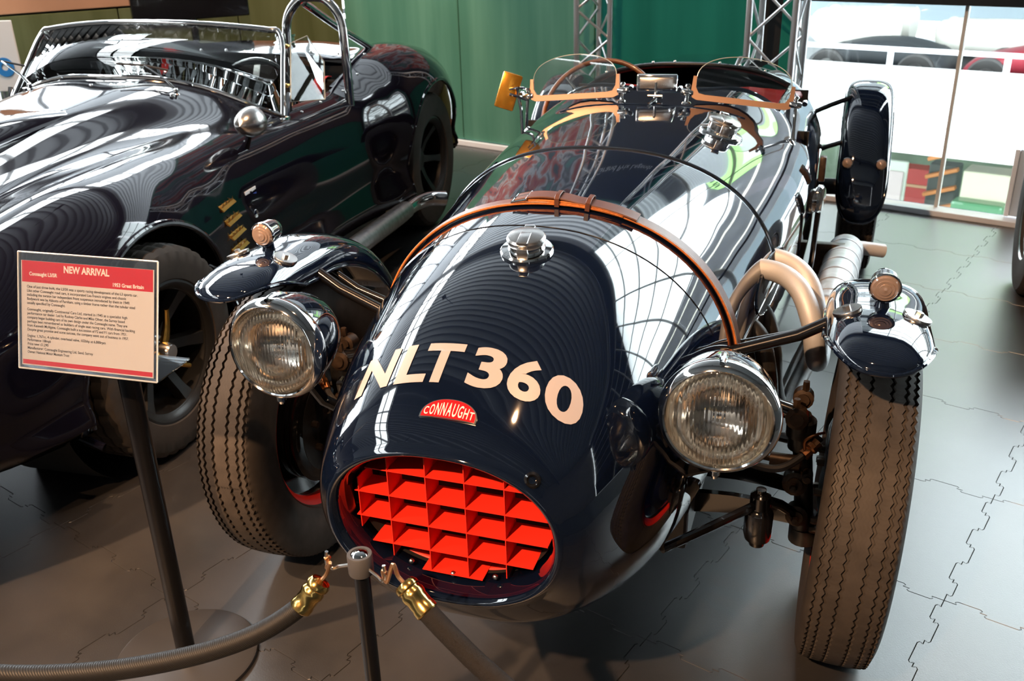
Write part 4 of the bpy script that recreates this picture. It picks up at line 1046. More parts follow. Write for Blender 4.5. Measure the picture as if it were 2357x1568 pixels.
# side exhaust
for k in range(4):
    MB().tube(smooth_path([(.70, .40 + .09 * k, .42), (.80, .44 + .09 * k, .36), (.845, .56 + .08 * k, .29), (.855, .80 + .05 * k, .255)], 6), .022, 12).obj('header_pipe', steel, CB)
MB().tube(smooth_path([(.85, .62, .27), (.86, .80, .25), (.86, 1.2, .235), (.865, 1.62, .225), (.875, 1.78, .228)], 6), [.03, .033, .036, .039, .041, .042, .043, .043, .043, .043, .043, .043, .043, .043, .043, .043, .043, .043, .043, .043, .043, .043, .042, .041, .040], 20).obj('side_pipe', steel, CB)
MB().tube(smooth_path([(.875, 1.76, .228), (.89, 1.86, .235), (.93, 1.95, .235), (.99, 2.0, .225)], 6), .036, 18, cap=False).obj('side_pipe_tip', chrome, CB)
# wheels
wheelblack = mat('black_alloy', (.014, .014, .014), .35, .2)
roadrub = mat('road_rubber', (.040, .034, .029), .65, spec=.3, var=.15, vscale=20)
def road_tyre(R, w, rb=.205, n=120):
    prof = [(-.40 * w, rb), (-.47 * w, rb + .012), (-.5 * w, (R + rb) / 2), (-.475 * w, R - .022), (-.42 * w, R - .006)]
    gl = [(-.25 * w), (-.085 * w), (.085 * w), (.25 * w)]; tr = []
    for g in gl: tr += [(g - .005, R - .001), (g - .004, R - .008), (g + .004, R - .008), (g + .005, R - .001)]
    prof = prof + tr + [(-a, r) for a, r in prof[::-1]]; V_ = []; mm_ = len(prof); U_ = []
    for k in range(n):
        a = 2 * PI * k / n
        for i, (x, r) in enumerate(prof):
            rr = r - (.005 if (k % 3 == 0 and 4 <= i <= mm_ - 5) else 0); V_.append((x, rr * math.cos(a), rr * math.sin(a)))
    return V_, [(k * mm_ + i, ((k + 1) % n) * mm_ + i, ((k + 1) % n) * mm_ + i + 1, k * mm_ + i + 1)[::-1] for k in range(n) for i in range(mm_ - 1)]
def road_wheel(parent, x, y, R, w, side, steer=0, pin=True):
    e = empty('wheel', (x, y, R), 0, parent); e.rotation_euler = (0, 0, steer + (0 if side > 0 else PI))
    V_, F_ = road_tyre(R, w); mesh('tyre', V_, F_, roadrub, e, True, None, 30)
    MB().lathe([(.208, -.40 * w), (.200, -.38 * w), (.185, -.3 * w), (.18, .1 * w), (.185, .36 * w), (.195, .40 * w), (.212, .42 * w), (.214, .45 * w), (.207, .46 * w), (.198, .44 * w), (.188, .38 * w)], RX_, 56).obj('rim', wheelblack, e)
    MB().lathe([(0, .16 * w), (.055, .16 * w), (.06, .10 * w), (.06, -.2 * w), (.17, -.25 * w), (.17, -.3 * w), (0, -.3 * w)], RX_, 32).obj('hub', wheelblack, e)
    sp0 = None
    for k in range(6):
        b = MB(); rings_ = []
        for (r, hw_, x0, x1) in ((.045, .026, .0 * w, .16 * w), (.10, .021, .06 * w, .20 * w), (.15, .022, .14 * w, .28 * w), (.19, .030, .22 * w, .36 * w)):
            rings_.append([Vector((x0, -hw_, r)), Vector((x1, -hw_ * .7, r)), Vector((x1, hw_ * .7, r)), Vector((x0, hw_, r))])
        if sp0 is None: b.loft(rings_, True, True, True); sp0 = b.obj('spoke', wheelblack, e, True, 40); o = sp0
        else: o = share(sp0, e)
        o.rotation_euler = (k * PI / 3 + .35, 0, 0)
    if pin:
        MB().lathe([(0, .44 * w), (.022, .44 * w), (.027, .40 * w), (.030, .22 * w), (.045, .16 * w)], RX_, 28).obj('spinner_boss', satin, e)
        for k in range(3):
            a = rad(62) + k * 2 * PI / 3; P = []
            for u in (0, .3, .6, 1): P.append(Vector(((.27 + .07 * u) * w, (.026 + .10 * u) * math.cos(a + .25 * u), (.026 + .10 * u) * math.sin(a + .25 * u))))
            s_ = MB(); s_.tube(smooth_path(P, 4), lambda t: .014 - .006 * t, 10); s_.obj('spinner_ear', gold, e)
    return e
road_wheel(CB, .72, 0, .317, .195, 1, -.03); road_wheel(CB, -.72, 0, .317, .195, -1, 0, False)
road_wheel(CB, .735, 2.2957, .333, .235, 1, 0, False); road_wheel(CB, -.735, 2.2957, .333, .235, -1, 0, False)
# windscreen
def arc_pts(x, y0, bow, z0, zb, n=24): return [Vector((-x + 2 * x * k / n, y0 - bow * (1 - (2 * k / n - 1) ** 2), z0 + zb * (1 - abs(2 * k / n - 1) ** 2.2))) for k in range(n + 1)]
bot = [Vector((p.x, p.y, ctop(p.x, p.y) + .012)) for p in arc_pts(.625, 1.185, .16, 0, 0)]
top = arc_pts(.556, 1.40, .10, 1.052, .045)
wf = empty('windscreen', (0, 0, 0), 0, CB)
MB().tube(bot, .009, 10).obj('screen_frame', chrome, wf)
loop = [bot[-1]] + [bot[-1].lerp(top[-1], u) for u in (.3, .6, .85)] + [top[-1] + (top[-2] - top[-1]) * .35] + top[::-1][1:-1] + [top[0] + (top[1] - top[0]) * .35] + [bot[0].lerp(top[0], u) for u in (.85, .6, .3)] + [bot[0]]
MB().tube(smooth_path(loop, 3), .0115, 12).obj('screen_frame', chrome, wf)
v_, f_ = loft_geo([bot, [a.lerp(b, .5) + Vector((0, -.004, 0)) for a, b in zip(bot, top)], top], False)
g_ = mesh('screen_glass', v_, f_, screenglass if 'screenglass' in globals() else windowglass, wf); g_.modifiers.new('t', 'SOLIDIFY').thickness = .004
for s in (1, -1):
    p = bot[-1] if s > 0 else bot[0]; q = MB(); q.tube([p + Vector((s * .008, .01, -.02)), p + Vector((s * .01, .05, .08))], .010, 8)
    q.box(p + Vector((s * .004, .0, -.012)), (.03, .06, .018), None, .004); q.obj('screen_bracket', chrome, wf)
for zf in (.35, .82):
    p = bot[-1].lerp(top[-1], zf); q = MB(); q.lathe([(0, -.012), (.007, -.012), (.009, 0), (.005, .012), (0, .014)], aim(p + Vector((.012, .012, 0)), (.5, 1, 0)), 10); q.tube([p, p + Vector((.02, .045, 0))], .004, 6); q.obj('wind_wing_clip', brass, wf)
ww = [Vector((.60, 1.26, .80)), Vector((.66, 1.42, .80)), Vector((.655, 1.46, .93)), Vector((.61, 1.37, 1.02)), Vector((.585, 1.33, .97))]
ww = [bot[-1].lerp(top[-1], .15) + Vector((.02, .03, 0)), bot[-1].lerp(top[-1], .15) + Vector((.085, .20, -.02)), bot[-1].lerp(top[-1], .55) + Vector((.085, .20, .0)), bot[-1].lerp(top[-1], .85) + Vector((.06, .10, .02)), bot[-1].lerp(top[-1], .85) + Vector((.02, .03, 0))]
o = mesh('wind_wing', ww, [(0, 1, 2, 3, 4)], aeroglass, wf, False); o.modifiers.new('t', 'SOLIDIFY').thickness = .004
MB().tube(ww, .002, 6, True).obj('wing_glass_edge', edgeglass, wf)
# wipers
for (x, ang) in ((.33, .5), (-.30, .4)):
    y = 1.0 - .12 * (x * x) ; p = Vector((x, y - .03, ctop(x, y - .03))); w_ = MB()
    w_.lathe([(0, .03), (.008, .028), (.010, .02), (.007, .012), (.012, .006), (.012, -.004)], aim(p, (0, -.2, 1)), 12)
    w_.lathe([(0, .02), (.008, .018), (.010, 0)], aim(p + Vector((.0, -.03, -.002)), (0, -.2, 1)), 10)
    e1 = p + Vector((-.16, .06, .10)); w_.tube([p + Vector((0, 0, .022)), p + Vector((-.05, .02, .055)), e1], [.005, .004, .003], 8)
    w_.obj('wiper_arm', chrome, CB)
    MB().tube([e1 + Vector((.09, .015, -.02)), e1, e1 + Vector((-.11, -.01, .006))], .004, 6).obj('wiper_blade', rubberdark, CB)
for x in (0, -.5): MB().lathe([(0, .012), (.006, .011), (.008, .004), (.012, 0), (.012, -.006)], aim((x, .92, ctop(x, .92)), (0, 0, 1)), 12).obj('washer_jet', chrome, CB)
# near-side mirror
mp = Vector((.705, .80, .822)); mi = MB()
mi.lathe([(0, -.075), (.022, -.066), (.040, -.045), (.050, -.015), (.052, .015), (.050, .022), (.044, .020), (0, .016)], aim(mp, (.05, 1, .02)), 28); mo = mi.obj('door_mirror', satin, CB)
MB().tube([Vector((.665, .80, ctop(.665, .80) - .004)), mp + Vector((-.01, .0, -.04))], [.016, .009], 10).obj('mirror_stalk', ink, CB)
# roll hoop
hp = [Vector((.44, 1.66, .70)), Vector((.44, 1.66, .98)), Vector((.455, 1.66, 1.08)), Vector((.51, 1.66, 1.145)), Vector((.575, 1.66, 1.16)), Vector((.64, 1.66, 1.145)), Vector((.69, 1.66, 1.08)), Vector((.70, 1.66, .98)), Vector((.70, 1.66, .70))]
rb = empty('roll_hoop', (0, 0, 0), 0, CB)
MB().tube(smooth_path(hp, 8), .019, 16).obj('hoop', chrome, rb); MB().tube([(.53, 1.67, 1.135), (.56, 1.95, 1.0), (.59, 2.25, .87)], .016, 14).obj('hoop_brace', chrome, rb)
# seats, belts, steering wheel
def cseat(cx):
    rows = []
    for j in range(13):
        v = j / 12; row = []
        for i in range(33):
            u = -1 + 2 * i / 32; hw = .20 * (1 - .25 * v ** 3)
            row.append(Vector((cx + u * hw, 1.74 + .13 * v - .06 * u * u - .010 * abs(math.sin(u * PI * 4)) , .40 + .42 * v * (1 - .13 * abs(u) ** 3 * v))))
        rows.append(row)
    v_, f_ = loft_geo(rows, False); o = mesh('seat_back', v_, f_, seatblack, CB); sd_ = o.modifiers.new('t', 'SOLIDIFY'); sd_.thickness = .07; sd_.offset = -1
    MB().box((cx, 1.55, .40), (.38, .34, .11), None, .035).obj('seat_cushion', seatblack, CB)
    bp_ = [Vector((cx + .12, 1.88, .80)), Vector((cx + .12, 1.80, .795)), Vector((cx + .10, 1.745, .66)), Vector((cx + .09, 1.70, .50))]
    v_, f_ = ribbon(smooth_path(bp_, 5), [Vector((0, -1, .4))] * 16, .05, .003); mesh('seat_belt', v_, f_, beltred, CB)
cseat(.38); cseat(-.36)
bp_ = [Vector((.20, 1.50, .78)), Vector((.19, 1.54, .70)), Vector((.17, 1.56, .58))]; v_, f_ = ribbon(bp_, [Vector((0, -1, .3))] * 3, .07, .003); mesh('seat_belt', v_, f_, beltred, CB)
s2 = empty('steering_wheel', (.37, 1.42, .76), 0, CB); s2.rotation_euler = (rad(64), 0, 0)
V_, F_ = tube_geo([Vector((.185 * math.cos(a), .185 * math.sin(a), 0)) for a in [2 * PI * k / 40 for k in range(40)]], .012, 10, True); mesh('wheel_rim', V_, F_, blackgloss, s2)
for k in range(3):
    a = PI / 2 + k * 2 * PI / 3; MB().box((.09 * math.cos(a), .09 * math.sin(a), -.01), (.18, .028, .003), Matrix.Rotation(a, 3, 'Z')).obj('wheel_spoke', satin, s2, False)
# tonneau studs, deck mirror, filler, lamps
sd0 = None
for (x, y) in [(-.5 + .14 * k, 2.06 + .02 * math.cos(k)) for k in range(9)] + [(.64, 1.32), (.64, 1.5), (.655, 1.70), (.66, 1.86)]:
    v_, f_ = lathe_geo([(0, .014), (.006, .012), (.007, .006), (.004, .003), (.006, -.004)], 10); p = Vector((x, y, ctop(x, y)))
    if sd0 is None: sd0 = mesh('tonneau_stud', v_, f_, chrome, CB); sd0.location = p
    else: share(sd0, CB, p)
q = MB(); p = Vector((.0, 1.10, 1.0)); q.box((.0, 1.20, 1.005), (.14, .02, .05), Matrix.Rotation(.1, 3, 'Z'), .008); q.tube([(0, 1.19, 1.0), (0, 1.10, .93)], .006, 8); q.obj('interior_mirror', chrome, CB)
q = MB(); q.lathe([(.06, -.01), (.06, .004), (.045, .012), (.045, .03), (.05, .034), (.05, .045), (0, .05)], aim((.10, 2.30, ctop(.10, 2.30)), (0, .1, 1)), 28); q.obj('fuel_filler', chrome, CB)
bluestripe = mat('blue_stripe', (.03, .16, .42), .12, coat=1.0)
for x in (.16, .30):  # two blue strips along the rear deck
    rows = [[Vector((x + dx, y, ctop(x + dx, y) + .0015)) for dx in (-.055, -.02, .02, .055)] for y in [1.99 + .03 * k for k in range(34)]]
    v_, f_ = loft_geo(rows, False); mesh('deck_stripe', v_, [f[::-1] for f in f_], bluestripe, CB)
for s in (1, -1):
    hl = MB().lathe([(.095, -.05), (.098, 0), (.09, .012), (.082, .014)], aim((s * .56, -.70, .60), (s * .1, -1, .1)), 32).obj('headlamp', chrome, CB)
    MB().lathe([(.086, .008), (.06, .022), (.03, .028), (0, .03)], aim((s * .56, -.70, .60), (s * .1, -1, .1)), 32).obj('lamp_lens', lensglass, hl)
MB().box((0, -.905, .42), (.70, .05, .16), None, .02).obj('nose_intake', dark, CB)

# ------------------------------------------------------------------ information sign on its stand
sb = Vector((-1.2928, -1.1166, 0))
SG = empty('information_sign', sb); tag(SG, 'information sign with red heading in clear holder on black floor stand', 'sign')
basem = mat('grey_base_plate', (.060, .060, .063), .36, .4)
MB().lathe([(0, .012), (.145, .012), (.150, .009), (.150, .0)], None, 64).obj('base_plate', basem, SG, True)
MB().lathe([(.020, .0), (.020, .745)], Matrix.Translation((.0, .0, .0)), 32).obj('post', blackmatt, SG)
MB().lathe([(.0, .752), (.028, .752), (.028, .744), (.019, .744)], None, 28).obj('post_collar', blackmatt, SG)
yaw, tilt, pw = .366, .303, .281; ph = pw * .735
ux = Vector((math.cos(yaw), math.sin(yaw), 0)); nr = Vector((math.sin(yaw), -math.cos(yaw), 0)); uz = Vector((0, 0, 1)) * math.cos(tilt) - nr * math.sin(tilt); nf = ux.cross(uz)
sc = Vector((-1.242, -1.197, .851)) - sb
def sgn(u, v, w=0): return sc + ux * u + uz * v + nf * w      # u right, v up, w towards the reader
R3 = Matrix((ux, uz, nf)).transposed()
hold = MB(); hold.box(sgn(0, 0, .0022), (pw, ph, .0018), R3, .0005); hold.box(sgn(0, 0, -.0022), (pw, ph, .0018), R3, .0005)
ho = hold.obj('clear_holder', acrylic, SG, False)
tongue_n = (nf + Vector((0, 0, 0))).normalized()
bl, br = sgn(-pw / 2, -ph / 2), sgn(pw / 2, -ph / 2); bk = Vector((-nr.x * .10, -nr.y * .10, .0))
acrylicfoot = thin_glass('acrylic_foot', (.80, .86, .88), .12)
tg = MB(); tg.add([bl, br, br + bk, bl + bk] + [p - Vector((0, 0, .003)) for p in (bl, br, br + bk, bl + bk)], [(0, 1, 2, 3), (7, 6, 5, 4), (0, 4, 5, 1), (1, 5, 6, 2), (2, 6, 7, 3), (3, 7, 4, 0)]); tg.obj('holder_foot', acrylicfoot, SG, False)
ed = mat('acrylic_edge', (.80, .86, .92), .1)
for a, b in (((-pw / 2, ph / 2), (pw / 2, ph / 2)), ((-pw / 2, -ph / 2), (pw / 2, -ph / 2)), ((-pw / 2, -ph / 2), (-pw / 2, ph / 2)), ((pw / 2, -ph / 2), (pw / 2, ph / 2))):
    MB().tube([sgn(*a), sgn(*b)], .0016, 6).obj('holder_edge', ed, ho)
paperm = mat('sign_paper', (.74, .72, .74), .6); redm = mat('print_red', (.62, .012, .035), .5); inkm = mat('print_black', (.02, .02, .022), .6); whm = mat('print_white', (.88, .86, .84), .6)
e = .0085
pp = MB().box(sgn(0, -.004, 0), (pw - 2 * e + .004, ph - 2 * e - .004, .0012), R3).obj('paper', paperm, ho, False)
x0, x1 = -pw / 2 + e, pw / 2 - e; zt = ph / 2 - e - .0062; zb_ = -ph / 2 + e - .004
def rect(name, u0, u1, v0, v1, w, m_): return mesh(name, [sgn(u0, v0, w), sgn(u1, v0, w), sgn(u1, v1, w), sgn(u0, v1, w)], [(0, 1, 2, 3)], m_, ho, False)
rect('red_band', x0, x1, zt - .0375, zt, .0008, redm); rect('red_band', x0, x1, zb_ + .004, zb_ + .012, .0008, redm)
def put(name, txt, u, v, size, m_, bold=0, align='LEFT', wmax=None):
    tv, tf = text_geo(txt, size, align, bold)
    if wmax:
        wd = max(q.x for q in tv) - min(q.x for q in tv); k = wmax / wd; tv = [Vector((q.x * k, q.y, 0)) for q in tv]
    return tv, [tuple(f) for f in tf], u, v
def emit_text(name, items, m_, w=.0010):
    mb = MB()
    for tv, tf, u, v in items: mb.add([sgn(u + q.x, v + q.y, w) for q in tv], tf)
    return mb.obj(name, m_, ho, False)
emit_text('heading_text', [put('', 'NEW ARRIVAL', .0, zt - .0165, .0165, whm, .0006, 'CENTER', .092)], whm)
emit_text('subheading_text', [put('', 'Connaught L3/SR', x0 + .015, zt - .0255, .0088, whm, .0003, 'LEFT', .058), put('', '1953 Great Britain', x1 - .080, zt - .0335, .0088, whm, .0003, 'LEFT', .061)], whm)
L = ['One of just three built, the L3/SR was a sports racing development of the L3 sports car.', 'Like other Connaught road cars, it incorporated Lea Francis engines and chassis', 'including the torsion bar independent front suspension introduced by them in 1949.',
     'Bodywork was by Abbotts of Farnham, using a timber frame rather than the tubular steel', 'usually specified by Connaught.', None, 'Connaught, originally Continental Cars Ltd, started in 1945 as a specialist high', 'performance car dealer. Led by Rodney Clarke and Mike Oliver, the Surrey based',
     'company began building cars of its own design under the Connaught name. They are', 'perhaps best remembered as builders of single seat racing cars. With financial backing', 'from Kenneth McAlpine, Connaught built a succession of F2 and F1 cars from 1951.', 'Despite great promise and some success, the company went out of business in 1957.', None,
     'Engine: 1,767cc, 4 cylinder, overhead valve, 102bhp at 6,000rpm', 'Performance: 108mph', 'Price new: £1,290', 'Manufacturer: Connaught Engineering Ltd, Send, Surrey', 'Owner: National Motor Museum Trust']
items = []; v = zt - .0475
for t in L:
    if t is None: v -= .0040; continue
    items.append(put('', t, x0 + .010, v, .0066, inkm, .00006, 'LEFT', min(1.0, len(t) / 88) * .224)); v -= .0072
emit_text('body_text', items, inkm)

# ------------------------------------------------------------------ rope barrier
bp0 = Vector((-.615, -1.198, 0)); PH = .612
capm = mat('grey_cap', (.085, .085, .09), .5)
left_d = Vector((-.80, -.45, 0)).normalized(); right_d = Vector((.9, -.02, 0)).normalized()
dn = Vector((RGT.x, RGT.y, 0)).normalized(); nrm_ = Vector((-dn.y, dn.x, 0))      # left rope hangs in this vertical plane
bpl = bp0 - dn * .70 - nrm_ * .17; bpr = Vector((.28, -1.22, 0))
def barrier_post(loc, label, dirs):
    E_ = empty('barrier_post', loc); tag(E_, label, 'barrier post')
    MB().lathe([(0, .012), (.11, .012), (.115, .008), (.115, 0)], None, 48).obj('base_plate', basem, E_)
    MB().lathe([(.0122, .005), (.0122, PH - .03)], None, 28).obj('pole', blackmatt, E_)
    MB().lathe([(.0122, PH - .032), (.0185, PH - .032), (.019, PH - .030), (.019, PH), (.018, PH + .0015), (.0135, PH + .0015), (.0135, PH - .001)], None, 40).obj('cap', capm, E_)
    MB().lathe([(.0135, PH - .0005), (.011, PH + .002), (.006, PH + .0035), (0, PH + .004)], None, 32).obj('cap_dome', chrome, E_)
    for d in dirs:
        c = Vector((0, 0, PH - .020)); P = [c + d * .018, c + d * .034 + Vector((0, 0, -.004)), c + d * .044 + Vector((0, 0, -.008)), c + d * .052 + Vector((0, 0, .002)), c + d * .050 + Vector((0, 0, .022))]
        MB().tube(smooth_path(P, 5), .0028, 8).obj('ring_hook', satin, E_)
barrier_post(bp0, 'slim black barrier post with grey cap and rope rings before the red grille', (left_d, right_d))
barrier_post(bpl, 'slim black barrier post at the far end of the smooth braided rope', (-left_d,))
barrier_post(bpr, 'slim black barrier post at the far end of the fuzzy velvet rope', (-right_d,))
copperhook = mat('bronze_hook', (.62, .36, .20), .3, .9)
def rope(name, label, start, end, pts, r, m_, fuzzy):
    """start: hook point in world; pts: rope centre line"""
    E_ = empty(name, pts[-1]); E_.location = (0, 0, 0); tag(E_, label, 'rope')
    P = smooth_path(pts, 14); d = (P[3] - P[0]).normalized()
    MB().tube(P, r, 24, cap=True).obj('rope_body', m_, E_)
    a = P[0]; mm_ = aim(a + d * .012, -d)
    MB().lathe([(r * 1.05, -.030), (r * 1.18, -.028), (r * 1.18, -.020), (r * 1.1, -.017), (r * 1.1, -.004), (r * 1.2, .0), (r * 1.2, .006), (r * 1.08, .009), (r * 1.08, .012), (r * 1.2, .014), (r * 1.2, .019), (r * 1.0, .024), (r * .4, .026), (0, .026)], mm_, 32).obj('rope_ferrule', brass, E_)
    f = a - d * .014; up = Vector((0, 0, 1)); q = [f, f - d * .012, f - d * .022 + up * .010, start + up * -.012 + d * .004, start + Vector((0, 0, .0)) - d * .004, start + up * .006 + d * .006]
    MB().tube(smooth_path(q, 6), .0032, 8).obj('rope_hook', copperhook, E_)
    z_ = P[-1]; d2 = (P[-1] - P[-4]).normalized()
    MB().lathe([(r * 1.05, -.030), (r * 1.18, -.028), (r * 1.18, -.020), (r * 1.1, -.017), (r * 1.1, -.004), (r * 1.2, .0), (r * 1.2, .019), (r * 1.0, .024), (0, .026)], aim(z_ - d2 * .012, d2), 32).obj('rope_ferrule', brass, E_)
    MB().tube([z_ + d2 * .012, z_ + d2 * .03, end], .0032, 8).obj('rope_hook', copperhook, E_)
    if fuzzy:
        V_ = []; F_ = []; fr = frames(P); rng = random.Random(3)
        for _ in range(9000):
            i = rng.randrange(len(P) - 1); t = rng.random(); p = P[i].lerp(P[i + 1], t); T_, N_, B_ = fr[i]; a_ = rng.random() * 2 * PI
            n_ = N_ * math.cos(a_) + B_ * math.sin(a_); s_ = p + n_ * (r * .96); w_ = T_.cross(n_) * .00025; b_ = len(V_); L_ = .0012 + rng.random() * .0022
            V_ += [s_ - w_, s_ + w_, s_ + n_ * L_ + T_ * rng.uniform(-.0015, .0015) + T_.cross(n_) * rng.uniform(-.0015, .0015)]; F_.append((b_, b_ + 1, b_ + 2))
        o = mesh('rope_pile', V_, F_, fuzzm, E_, False); o['kind'] = 'stuff'
    return E_
def rope_mat():
    m = mat('braided_rope', (.014, .014, .014), .5); nt = m.node_tree; b = nt.nodes['Principled BSDF']
    g = nt.nodes.new('ShaderNodeNewGeometry'); w = nt.nodes.new('ShaderNodeTexWave'); w.inputs['Scale'].default_value = 150; w.inputs['Distortion'].default_value = .8; w.bands_direction = 'DIAGONAL'
    nt.links.new(g.outputs['Position'], w.inputs['Vector']); bp = nt.nodes.new('ShaderNodeBump'); bp.inputs['Strength'].default_value = .35; bp.inputs['Distance'].default_value = .0012
    nt.links.new(w.outputs['Fac'], bp.inputs['Height']); nt.links.new(bp.outputs[0], b.inputs['Normal']); return m
braid = rope_mat(); fuzzm = mat('velvet_pile', (.022, .018, .016), .95); velv = mat('velvet_rope', (.014, .012, .011), .95, bump=.5, bscale=900)
def lp(px, py, back=0.0): return on_plane(px, py, bp0 + nrm_ * back, nrm_)
lpts = [lp(728, 1352, -.02), lp(690, 1397, -.03), lp(600, 1455, -.05), lp(480, 1500, -.07), lp(330, 1533, -.09), lp(170, 1552, -.11), lp(0, 1555, -.13), lp(-200, 1535, -.15), bpl + Vector((0, 0, PH - .022)) - left_d * .075]
rope('barrier_rope', 'smooth black braided rope with brass end cap hung in front of sign stand', bp0 + Vector((0, 0, PH - .012)) + left_d * .050, bpl + Vector((0, 0, PH - .016)) - left_d * .050, lpts, .0150, braid, False)
rd_ = (bpr - bp0).normalized(); rn_ = Vector((-rd_.y, rd_.x, 0)); RL = (bpr - bp0).length
def rp(px, py): return on_plane(px, py, bp0, rn_)
rpts = [rp(942, 1358), rp(985, 1410), rp(1050, 1478), rp(1120, 1545)] + [bp0 + rd_ * s_ + Vector((0, 0, z_)) for s_, z_ in ((.32, .495), (.45, .480), (.60, .497), (.72, .535), (RL - .085, .588))]
rope('barrier_rope', 'fuzzy dark velvet rope with brass end caps hung beside the braided rope', bp0 + Vector((0, 0, PH - .012)) + right_d * .050, bpr + Vector((0, 0, PH - .016)) - right_d * .050, rpts, .0150, velv, True)

# ------------------------------------------------------------------ aluminium truss towers
def truss(name, label, cx, cy, side, hgt, rot, nch, step):
    E_ = empty(name, (cx, cy, 0), rot); tag(E_, label, 'truss')
    pts = [(side / 2 * a, side / 2 * b) for a, b in ((-1, -1), (1, -1), (1, 1), (-1, 1))] if nch == 4 else [(-side / 2, -side * .29), (side / 2, -side * .29), (0, side * .58)]
    for (x, y) in pts: MB().tube([(x, y, .012), (x, y, hgt)], .0165, 16).obj('chord', alu, E_)
    MB().box((0, 0, .006), (side * 1.3, side * 1.3, .012), None, .002).obj('base_plate', alu, E_, False)
    for i in range(len(pts)):
        a, b = pts[i], pts[(i + 1) % len(pts)]; k = int(hgt / step); first_ = None
        for j in range(k):
            p, q = (a, b) if j % 2 == 0 else (b, a)
            if j < 2: o = MB().tube([(p[0], p[1], 0), (q[0], q[1], step)], .0075, 10).obj('brace', alu, E_); o.location = (0, 0, .02 + j * step); first_ = (first_ or []) + [o]
            else: share(first_[j % 2], E_, (0, 0, .02 + j * step))
truss('truss_tower', 'slim three-legged aluminium truss tower against the green wall', -2.70, 2.84, .19, 2.6, .35, 3, .155)
truss('truss_tower', 'wide four-legged aluminium truss tower at the window end of the wall', -1.62, 2.80, .225, 2.6, .12, 4, .21)
# dark screen leaning by the left partition
scp = A + dl * 1.15 + nl * .35
SCN = empty('display_screen', (scp.x, scp.y, 0), math.atan2(dl.y, dl.x)); tag(SCN, 'flat black display screen on a stand behind the roadster', 'screen')
MB().box((0, 0, 1.06), (.72, .04, .34), None, .008).obj('screen_panel', blackgloss, SCN, False)
q = MB(); q.tube([(0, .01, .01), (0, .01, .9)], .022, 14); q.box((0, 0, .008), (.40, .30, .016), None, .004); q.obj('screen_stand', blackmatt, SCN)
# neighbouring car's wheel at the frame edge
NB = empty('car_wheel', (-.145, 2.185, 0), .25); tag(NB, 'broad black racing tyre on polished rim standing near the window', 'wheel')
V_, F_ = road_tyre(.34, .28, .19); o = mesh('tyre', V_, F_, roadrub, NB, True, None, 30); o.location = (0, 0, .3405)
o = MB().lathe([(.192, -.125), (.20, -.13), (.196, -.118), (.178, -.10), (.172, -.02), (.06, -.0), (0, -.0)], RX_, 48).obj('rim', satin, NB); o.location = (0, 0, .3405)

# ------------------------------------------------------------------ ceiling spot lamps (warm)
def spot(loc, target, power, col, label, ang=70):
    d = (Vector(target) - Vector(loc)).normalized(); E_ = empty('spot_lamp', loc); tag(E_, label, 'lamp')
    m_ = aim((0, 0, 0), d)
    MB().lathe([(0, -.12), (.05, -.12), (.055, -.11), (.055, .08), (.050, .08), (.050, .02), (0, .02)], m_, 28).obj('lamp_can', blackmatt, E_)
    MB().tube([Vector((0, 0, 0)) - d * .06, Vector((0, 0, .16)), Vector((0, 0, max(.2, CZ - loc[2] - .14)))], .010, 8).obj('lamp_stem', blackmatt, E_)
    lg = bpy.data.lights.new('lamp_light', 'SPOT'); lg.energy = power; lg.color = col; lg.spot_size = rad(ang); lg.spot_blend = .35; lg.shadow_soft_size = .045
    lo = bpy.data.objects.new('lamp_light', lg); link(lo, E_); lo.matrix_local = aim(d * .085, -d)
    return E_
WARM = (1.0, .58, .31)
spot((-.35, -4.0, 3.5), (-.68, -.72, .4), 820, WARM, 'black ceiling spot lamp shining warm light on the navy car nose', 36)
spot((-.09, -.86, 3.5), (-.45, -.75, 0), 80, WARM, 'black ceiling spot lamp hung straight above the red grille', 60)
spot((-2.6, -3.4, 3.6), (-2.05, -.55, .2), 850, WARM, 'black ceiling spot lamp shining warm light on the roadster front wheel', 42)
spot((-1.2, -.9, 3.9), (-2.3, 1.2, .4), 260, WARM, 'black ceiling spot lamp shining warm light between the two cars', 70)
spot((-4.2, .9, 3.6), (-5.4, 2.2, 1.2), 220, WARM, 'black ceiling spot lamp shining warm light on the left partition', 80)

# ------------------------------------------------------------------ things beyond the glass
def far_at(px, py, y): return far(px, py, y)
rib = mat('boat_white', (.80, .78, .70), .7); blackcar = mat('far_black_car', (.02, .022, .024), .5, spec=.2); maroon = mat('far_maroon', (.16, .012, .02), .4, spec=.3)
def inflatable(label, px0, px1, py, y, r):
    a = far_at(px0, py, y); b = far_at(px1, py + (px1 - px0) * .05, y); c = (a + b) / 2; E_ = empty('inflatable_boat', (c.x, c.y, GZ)); tag(E_, label, 'boat')
    hgt = c.z - GZ; hl = (b - a).length / 2
    for dy in (-.6, .6): MB().tube(smooth_path([(-hl, dy * .35, hgt + .12), (-hl * .75, dy * .8, hgt), (0, dy, hgt), (hl, dy, hgt)], 6), lambda t: r * (.75 + .25 * min(1, t * 4)), 18).obj('buoyancy_tube', rib, E_)
    MB().box((.1 * hl, 0, hgt - r * .9), (hl * 1.7, .9, .10), None, .04).obj('hull', blackcar, E_)
    MB().box((0, 0, (hgt - r) / 2 - .02), (hl * 1.2, .5, hgt - r - .05), None, .02).obj('cradle', mat('cradle_grey', (.12, .12, .12), .6), E_)
inflatable('white inflatable boat on a cradle above the black car on the far gallery', 1905, 2085, 55, 18.4, .34)
inflatable('cream inflatable boat on a cradle beside the maroon car on the far gallery', 2180, 2430, 78, 18.6, .26)
